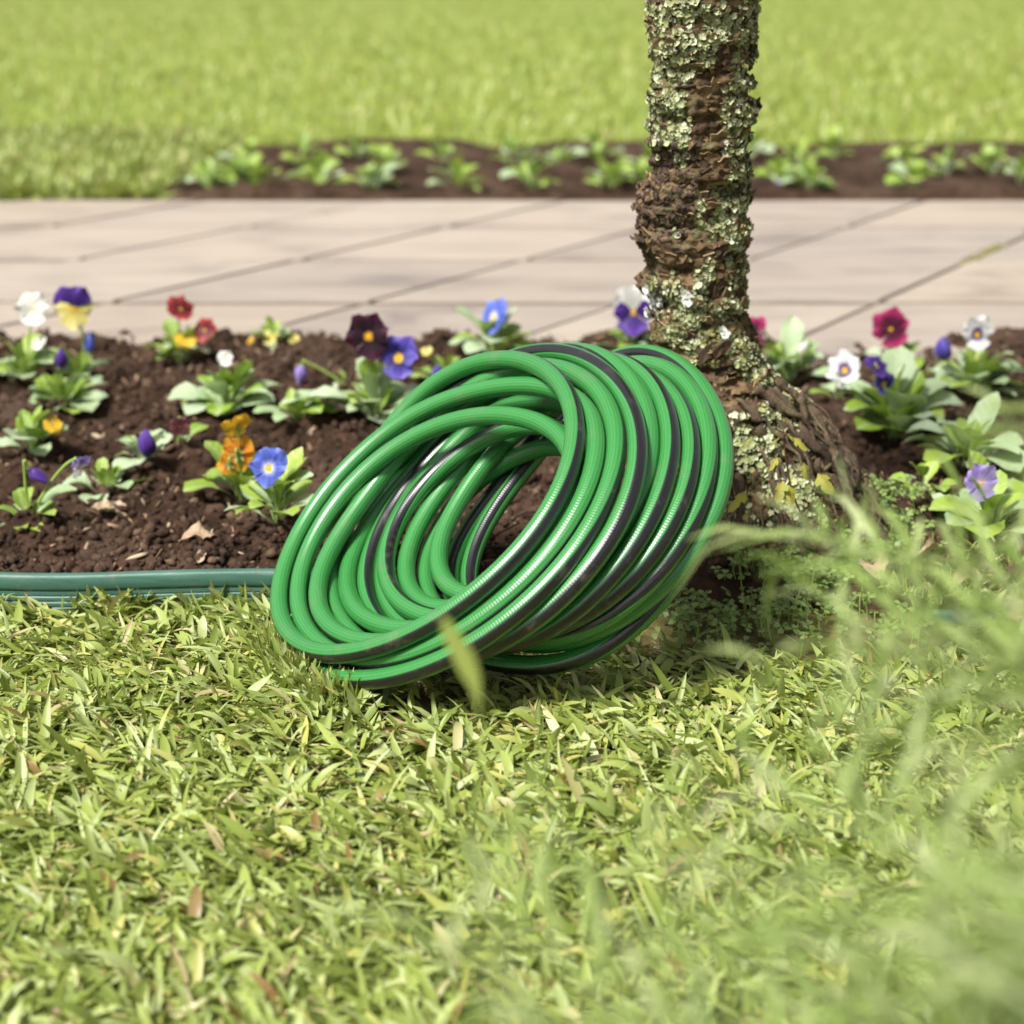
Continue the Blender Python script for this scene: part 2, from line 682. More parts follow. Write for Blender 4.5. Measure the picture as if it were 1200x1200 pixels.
# ------------------------------------------------------------------ bed edging
def edging(x0, x1, y0, y1, top, label, seed):
    root = thing('lawn_edging', label, 'lawn edging', (x0, y0, 0))
    xs = np.linspace(0, x1 - x0, 60)
    wob = .007 * vnoise(np.stack([xs * 5, xs * 0 + seed, xs * 0], -1)) + (y1 - y0) * xs / (x1 - x0)
    dz = .0035 * vnoise(np.stack([xs * 4, xs * 0 + seed + 7, xs * 0], -1))
    def sweep(prof):
        k = len(prof)
        V = np.array([[(x, w + py, pz + d) for (py, pz) in prof] for x, w, d in zip(xs, wob, dz)]).reshape(-1, 3)
        F = [(i * k + j, (i + 1) * k + j, (i + 1) * k + (j + 1) % k, i * k + (j + 1) % k) for i in range(len(xs) - 1) for j in range(k)]
        F += [tuple(range(k)), tuple(range((len(xs) - 1) * k + k - 1, (len(xs) - 1) * k - 1, -1))]
        return V, F
    a = np.linspace(0, 2 * np.pi, 16, endpoint=False)
    V, F = sweep([(.0058 * np.sign(math.cos(t)) * abs(math.cos(t)) ** .6, top - .0085 + .0085 * np.sign(math.sin(t)) * abs(math.sin(t)) ** .6) for t in a])
    obj('rounded_top', mesh_py('rounded_top', V, F), M['edging'], root)
    prof, z, up = [], top - .0168, []
    while z > -.13:
        prof += [(-.0028, z), (-.0036, z - .0009), (-.0036, z - .0040), (-.0028, z - .0049)]
        z -= .0056
    prof = prof + [(.0022, z), (.0022, top - .0168)]
    V, F = sweep(prof)
    obj('ribbed_panel', mesh_py('ribbed_panel', V, F, False), M['edging'], root)
    return root


e0 = at(0, 666, .043)
edging(e0.x - .5, -.10, e0.y + .004, e0.y - .006, .043, 'dark green ribbed plastic edging between the soil and the lawn, left of the hose', 1)
edging(.395, 1.1, 1.515, 1.50, .009, 'short half buried piece of edging in the grass right of the tree', 5)

# ------------------------------------------------------------------ tree
TK = np.array([  # z, x, y, radius
    (-.05, .262, 1.733, .140), (0, .260, 1.733, .130), (.04, .258, 1.735, .119), (.08, .252, 1.735, .103), (.12, .243, 1.735, .090), (.16, .228, 1.732, .073),
    (.20, .205, 1.73, .056), (.25, .191, 1.73, .0470), (.31, .183, 1.73, .0455), (.35, .184, 1.73, .0465), (.40, .187, 1.73, .0485), (.5, .187, 1.725, .049), (.7, .18, 1.72, .051),
    (1.1, .17, 1.71, .049), (1.8, .15, 1.70, .045)])


def trunk_c(z):
    return np.stack([np.interp(z, TK[:, 0], TK[:, 1]), np.interp(z, TK[:, 0], TK[:, 2])], -1), np.interp(z, TK[:, 0], TK[:, 3])


def trunk_surf(th, z, rough=True):
    """surface point of the trunk, th measured from +x towards +y"""
    th, z = np.broadcast_arrays(np.asarray(th, float), np.asarray(z, float))
    c, r = trunk_c(z)
    d = np.stack([np.cos(th), np.sin(th)], -1)
    flare = np.clip((.17 - z) / .17, 0, 1)
    # ribs of root running down the base
    q = np.stack([d[..., 0] * 1.6, d[..., 1] * 1.6, z * 2.2], -1)
    r = r * (1 + flare * (.16 * vnoise(q * 1.3 + 3) + .07 * vnoise(q * 4 + 11)))
    # the base spreads to the right, away from the hose
    r = r * (1 + flare * (.04 * np.maximum(np.cos(th), 0) - .08 * np.maximum(-np.cos(th), 0)))
    # burr on the left, at the height of the path
    ba = np.cos(th - R(188)); bz = (z - .372) / .035
    r = r + .008 * np.clip(ba, 0, 1) ** 2 * np.exp(-bz * bz)
    r = r + .007 * np.clip(np.cos(th - R(-10)), 0, 1) ** 2 * np.exp(-((z - .33) / .03) ** 2)
    if rough:
        P = np.stack([c[..., 0] + d[..., 0] * r, c[..., 1] + d[..., 1] * r, z], -1)
        up = 1 - flare
        r = r + .0070 * fbm(P * np.array([14, 14, 70]) + 2, 4, .65) * (.35 + .65 * up) + .0050 * fbm(P * np.array([45, 45, 45]) + 40, 4, .62)
        r = r - .008 * np.clip(vnoise(P * np.array([20, 20, 95]) + 77) - .2, 0, 1) * up * 2
        r = r + .011 * flare * fbm(np.stack([d[..., 0] * 6, d[..., 1] * 6, z * 34], -1) + 9, 4, .6)
    return np.stack([c[..., 0] + d[..., 0] * r, c[..., 1] + d[..., 1] * r, z], -1)


tree = thing('lichen_covered_tree', 'rough barked tree trunk covered in pale lichen with a swollen root base', 'tree', (.28, 1.742, 0))
TO = np.array([.28, 1.742, 0])
zs = np.concatenate([np.arange(-.05, .63, .0022), np.linspace(.64, 1.8, 40)])
nt_ = 260
ths = np.linspace(-np.pi, np.pi, nt_, endpoint=False)
A, B = np.meshgrid(ths, zs)
P = trunk_surf(A, B) - TO
nz_ = len(zs)
i0 = np.arange(nz_ - 1)[:, None] * nt_
j0 = np.arange(nt_)[None]
j1 = (j0 + 1) % nt_
F = np.stack([i0 + j0, i0 + j1, i0 + nt_ + j1, i0 + nt_ + j0], -1).reshape(-1, 4)
obj('trunk', mesh_np('trunk', P.reshape(-1, 3), F), M['bark'], tree)


def frame_at(th, z):
    e = .004
    p = trunk_surf(th, z, False)
    tu = trunk_surf(th + .03, z, False) - p
    tv = trunk_surf(th, z + e, False) - p
    tu /= np.linalg.norm(tu, axis=-1, keepdims=True)
    nn = np.cross(tu, tv)
    nn /= np.linalg.norm(nn, axis=-1, keepdims=True)
    tv = np.cross(nn, tu)
    return trunk_surf(th, z), tu, tv, nn


# lichen rosettes: small crinkled discs in crowds
def lich_mesh(k):
    a = np.linspace(0, 2 * np.pi, 11, endpoint=False)
    rr = 1 + .35 * vnoise(np.stack([np.cos(a) * 1.7, np.sin(a) * 1.7, a * 0 + 9 * k], -1)) + .18 * np.cos(a * 5 + k)
    o = np.stack([rr * np.cos(a), rr * np.sin(a), .35 + .3 * vnoise(np.stack([np.cos(a) * 3, np.sin(a) * 3, a * 0 + 4 * k], -1))], -1)
    m_ = np.stack([.55 * rr * np.cos(a), .55 * rr * np.sin(a), .12 + .2 * vnoise(np.stack([np.cos(a) * 3, np.sin(a) * 3, a * 0 + 2 * k + 50], -1))], -1)
    V = np.vstack([[(0, 0, .0)], m_, o])
    F = []
    for j in range(11):
        j2 = (j + 1) % 11
        F += [(0, 1 + j, 1 + j2), (1 + j, 12 + j, 12 + j2), (1 + j, 12 + j2, 1 + j2)]
    return V, np.array(F)


LM = [lich_mesh(k) for k in range(7)]


def on_trunk(n, th0, th1, z0, z1, size, mask=None, lift=.001, tilt=.35):
    th = RNG.uniform(th0, th1, n)
    z = RNG.uniform(z0, z1, n)
    if mask is not None:
        k = mask(th, z)
        th, z = th[k], z[k]
    p, tu, tv, nn = frame_at(th, z)
    m = len(th)
    nn = nn + RNG.normal(0, tilt, (m, 3))
    nn /= np.linalg.norm(nn, axis=1)[:, None]
    a = RNG.uniform(0, 2 * np.pi, m)
    x = tu * np.cos(a)[:, None] + tv * np.sin(a)[:, None]
    x = x - nn * (x * nn).sum(1)[:, None]
    x /= np.linalg.norm(x, axis=1)[:, None]
    y = np.cross(nn, x)
    return p - TO + nn * lift, np.stack([x, y, nn], -1), size(m)


def lmask(th, z):
    q = np.stack([np.cos(th) * 1.4, np.sin(th) * 1.4, z * 11], -1)
    v = vnoise(q * 1.0 + 4) + .55 * vnoise(q * 3.2 + 8)
    # bare dark bark on the burr and on its left
    dark = 1.2 * np.exp(-((np.angle(np.exp(1j * (th - R(-150)))) / .75) ** 2)) * np.exp(-((z - .36) / .07) ** 2)
    low = np.clip((.10 - z) / .08, 0, 1) * .55 - .25 * np.exp(-((z - .13) / .05) ** 2)
    band = .5 * np.exp(-((z - .325) / .016) ** 2)
    return v - dark - low - band > -.13


pos, rot, sz = on_trunk(17000, R(-185), R(30), .01, .62, lambda m: .0012 + .0024 * RNG.random(m) ** 1.6, lmask, .0015, .45)
V, F = scatter([l[0] for l in LM], LM[0][1], pos, sz, rot)
obj('lichen', mesh_np('lichen', V, F), M['lichen'], tree, kind='stuff')
pos, rot, sz = on_trunk(1900, R(-125), R(-62), .055, .165, lambda m: .0014 + .0030 * RNG.random(m) ** 1.6, lambda th, z: vnoise(np.stack([th * 5, z * 40, z * 0], -1)) > -.15, .009, .5)
V, F = scatter([l[0] for l in LM], LM[0][1], pos, sz, rot)
obj('lichen', mesh_np('lichen', V, F), M['lichen'], tree, kind='stuff')
# a few big white lichen patches
for (px, py, s_) in ((808, 349, .0075), (771, 352, .010), (849, 393, .006), (768, 372, .008)):
    z = None
    p = at_y(px, py, 1.68)
    zz = p.z
    c, r_ = trunk_c(zz)
    sx = (p.x - c[0]) / r_
    th = -math.acos(max(-.97, min(.97, sx)))
    pos, rot, _ = on_trunk(14, th - s_ * 7, th + s_ * 7, zz - s_ * .7, zz + s_ * .7, lambda m: None, None, .003, .15)
    V, F = scatter([l[0] for l in LM], LM[0][1], pos, np.full(len(pos), s_ * .55), rot)
    obj('white_lichen_patch', mesh_np('white_lichen_patch', V, F), M.setdefault('lichen_white', m_island('white_lichen', [(0, (.6, .62, .55)), (1, (.75, .76, .68))], .85, 300, .12)), tree)

# bark plates and ragged scales
FV, FF_ = [], None
def flake_mesh(k):
    g = np.random.default_rng(k)
    x = np.array([-1, -.35, .35, 1])
    V = []
    for j, y in enumerate((-.55, 0, .55)):
        for i, xx in enumerate(x):
            V.append((xx * (1 + .2 * g.normal()), y * (1 + .3 * g.normal()) + .1 * g.normal(), .12 * g.normal() + (.30 if j == 2 else .1 * (j == 1))))
    V2 = [(a, b, c - .22) for a, b, c in V]
    F = []
    for j in range(2):
        for i in range(3):
            q = j * 4 + i
            F.append((q, q + 1, q + 5, q + 4))
            F.append((q + 12, q + 16, q + 17, q + 13))
    rim = [0, 1, 2, 3, 7, 11, 10, 9, 8, 4]
    for a, b in zip(rim, rim[1:] + rim[:1]):
        F.append((a, a + 12, b + 12, b))
    return np.array(V + V2), np.array(F)


FLK = [flake_mesh(k) for k in range(8)]
n = 2000
th = RNG.uniform(-np.pi, np.pi * .4, n)
z = RNG.uniform(.13, .62, n)
p, tu, tv, nn = frame_at(th, z)
tl = RNG.normal(.18, .3, n)
n2 = nn * np.cos(tl)[:, None] - tv * np.sin(tl)[:, None]
v2 = np.cross(n2, tu)
roll = RNG.normal(0, .35, n)
xx = tu * np.cos(roll)[:, None] + v2 * np.sin(roll)[:, None]
rot = np.stack([xx, np.cross(n2, xx), n2], -1)
V, F = scatter([f[0] for f in FLK], FLK[0][1], p - TO - nn * .0005, .0022 + .0075 * RNG.random(n) ** 2.4, rot)
me = mesh_np('bark_scales', V, F)
me.polygons.foreach_set('use_smooth', np.zeros(len(F), bool))
obj('bark_scales', me, M['flake'], tree, kind='stuff')
# warty lumps of the burr
n = 700
pos, rot, sz = on_trunk(n, R(150), R(262), .335, .43, lambda m: .0014 + .0038 * RNG.random(m) ** 2, None, .0, .3)
V, F = scatter(clods, Fi, pos, sz, rot)
bme = mesh_np('burr', V, F)
bme.polygons.foreach_set('use_smooth', np.zeros(len(F), bool))
obj('burr', bme, M.setdefault('burr', m_island('burr_bark', [(0, (.025, .016, .012)), (.6, (.075, .047, .033)), (1, (.19, .12, .075))])), tree, kind='stuff')
# moss tufts on the base
n = 5200
def mmask(th, z):
    q = np.stack([np.cos(th) * 2, np.sin(th) * 2, z * 16], -1)
    return vnoise(q + 21) + .5 * vnoise(q * 3) > -.05
pos, rot, sz = on_trunk(n, R(-175), R(25), .02, .27, lambda m: .0012 + .0028 * RNG.random(m) ** 2, mmask, .0, .5)
V, F = scatter(clods, Fi, pos, sz, rot)
obj('moss', mesh_np('moss', V, F), M['moss'], tree, kind='stuff')


def root(th0, z0, th1, z1, rad, wig, lift, seed):
    t = np.linspace(0, 1, 26)
    th = th0 + (th1 - th0) * t + wig * vnoise(np.stack([t * 4, t * 0 + seed, t * 0], -1)) * t
    z = z0 + (z1 - z0) * t + .008 * vnoise(np.stack([t * 5, t * 0 + seed + 31, t * 0], -1)) * np.sin(np.pi * t)
    p = trunk_surf(th, z, False)
    c, _ = trunk_c(z)
    o = np.stack([p[:, 0] - c[:, 0], p[:, 1] - c[:, 1], np.zeros(26)], -1)
    o /= np.linalg.norm(o, axis=1)[:, None]
    p = p + o * (lift + .006 * vnoise(np.stack([t * 7, t * 0 + seed + 3, t * 0], -1)))[:, None]
    rr = rad * (1 - .55 * t) * (1 + .25 * vnoise(np.stack([t * 9, t * 0 + seed + 8, t * 0], -1)))
    rr[0] *= .5
    return p - TO, rr


g = np.random.default_rng(5)
for k in range(44):
    th0 = R(g.uniform(-85, 5)); th1 = R(g.uniform(-75, 20))
    th1 = th0 + np.clip(th1 - th0, -R(38), R(38))
    z0 = g.uniform(.06, .20)
    p, rr = root(th0, z0, th1, max(-.015, z0 - g.uniform(.05, .14)), g.uniform(.0026, .0056), .30, g.uniform(.001, .010), k * 3.7)
    V, F = tube_arrays(p, rr, 9)
    V = V + .0030 * vnoise(V * 110)[:, None] + .0016 * vnoise(V * 260)[:, None]
    obj('root', mesh_py('root', V, F), M['root'], tree)
for k in range(22):     # on the side behind the hose, hanging straight down
    th0 = R(g.uniform(-175, -80)); th1 = th0 + R(g.uniform(-10, 10))
    p, rr = root(th0, g.uniform(.07, .16), th1, -.02, g.uniform(.003, .006), .12, g.uniform(.004, .012), 200 + k * 3.1)
    V, F = tube_arrays(p, rr, 7)
    V = V + .0014 * vnoise(V * 220)[:, None]
    obj('root', mesh_py('root', V, F), M['root'], tree)
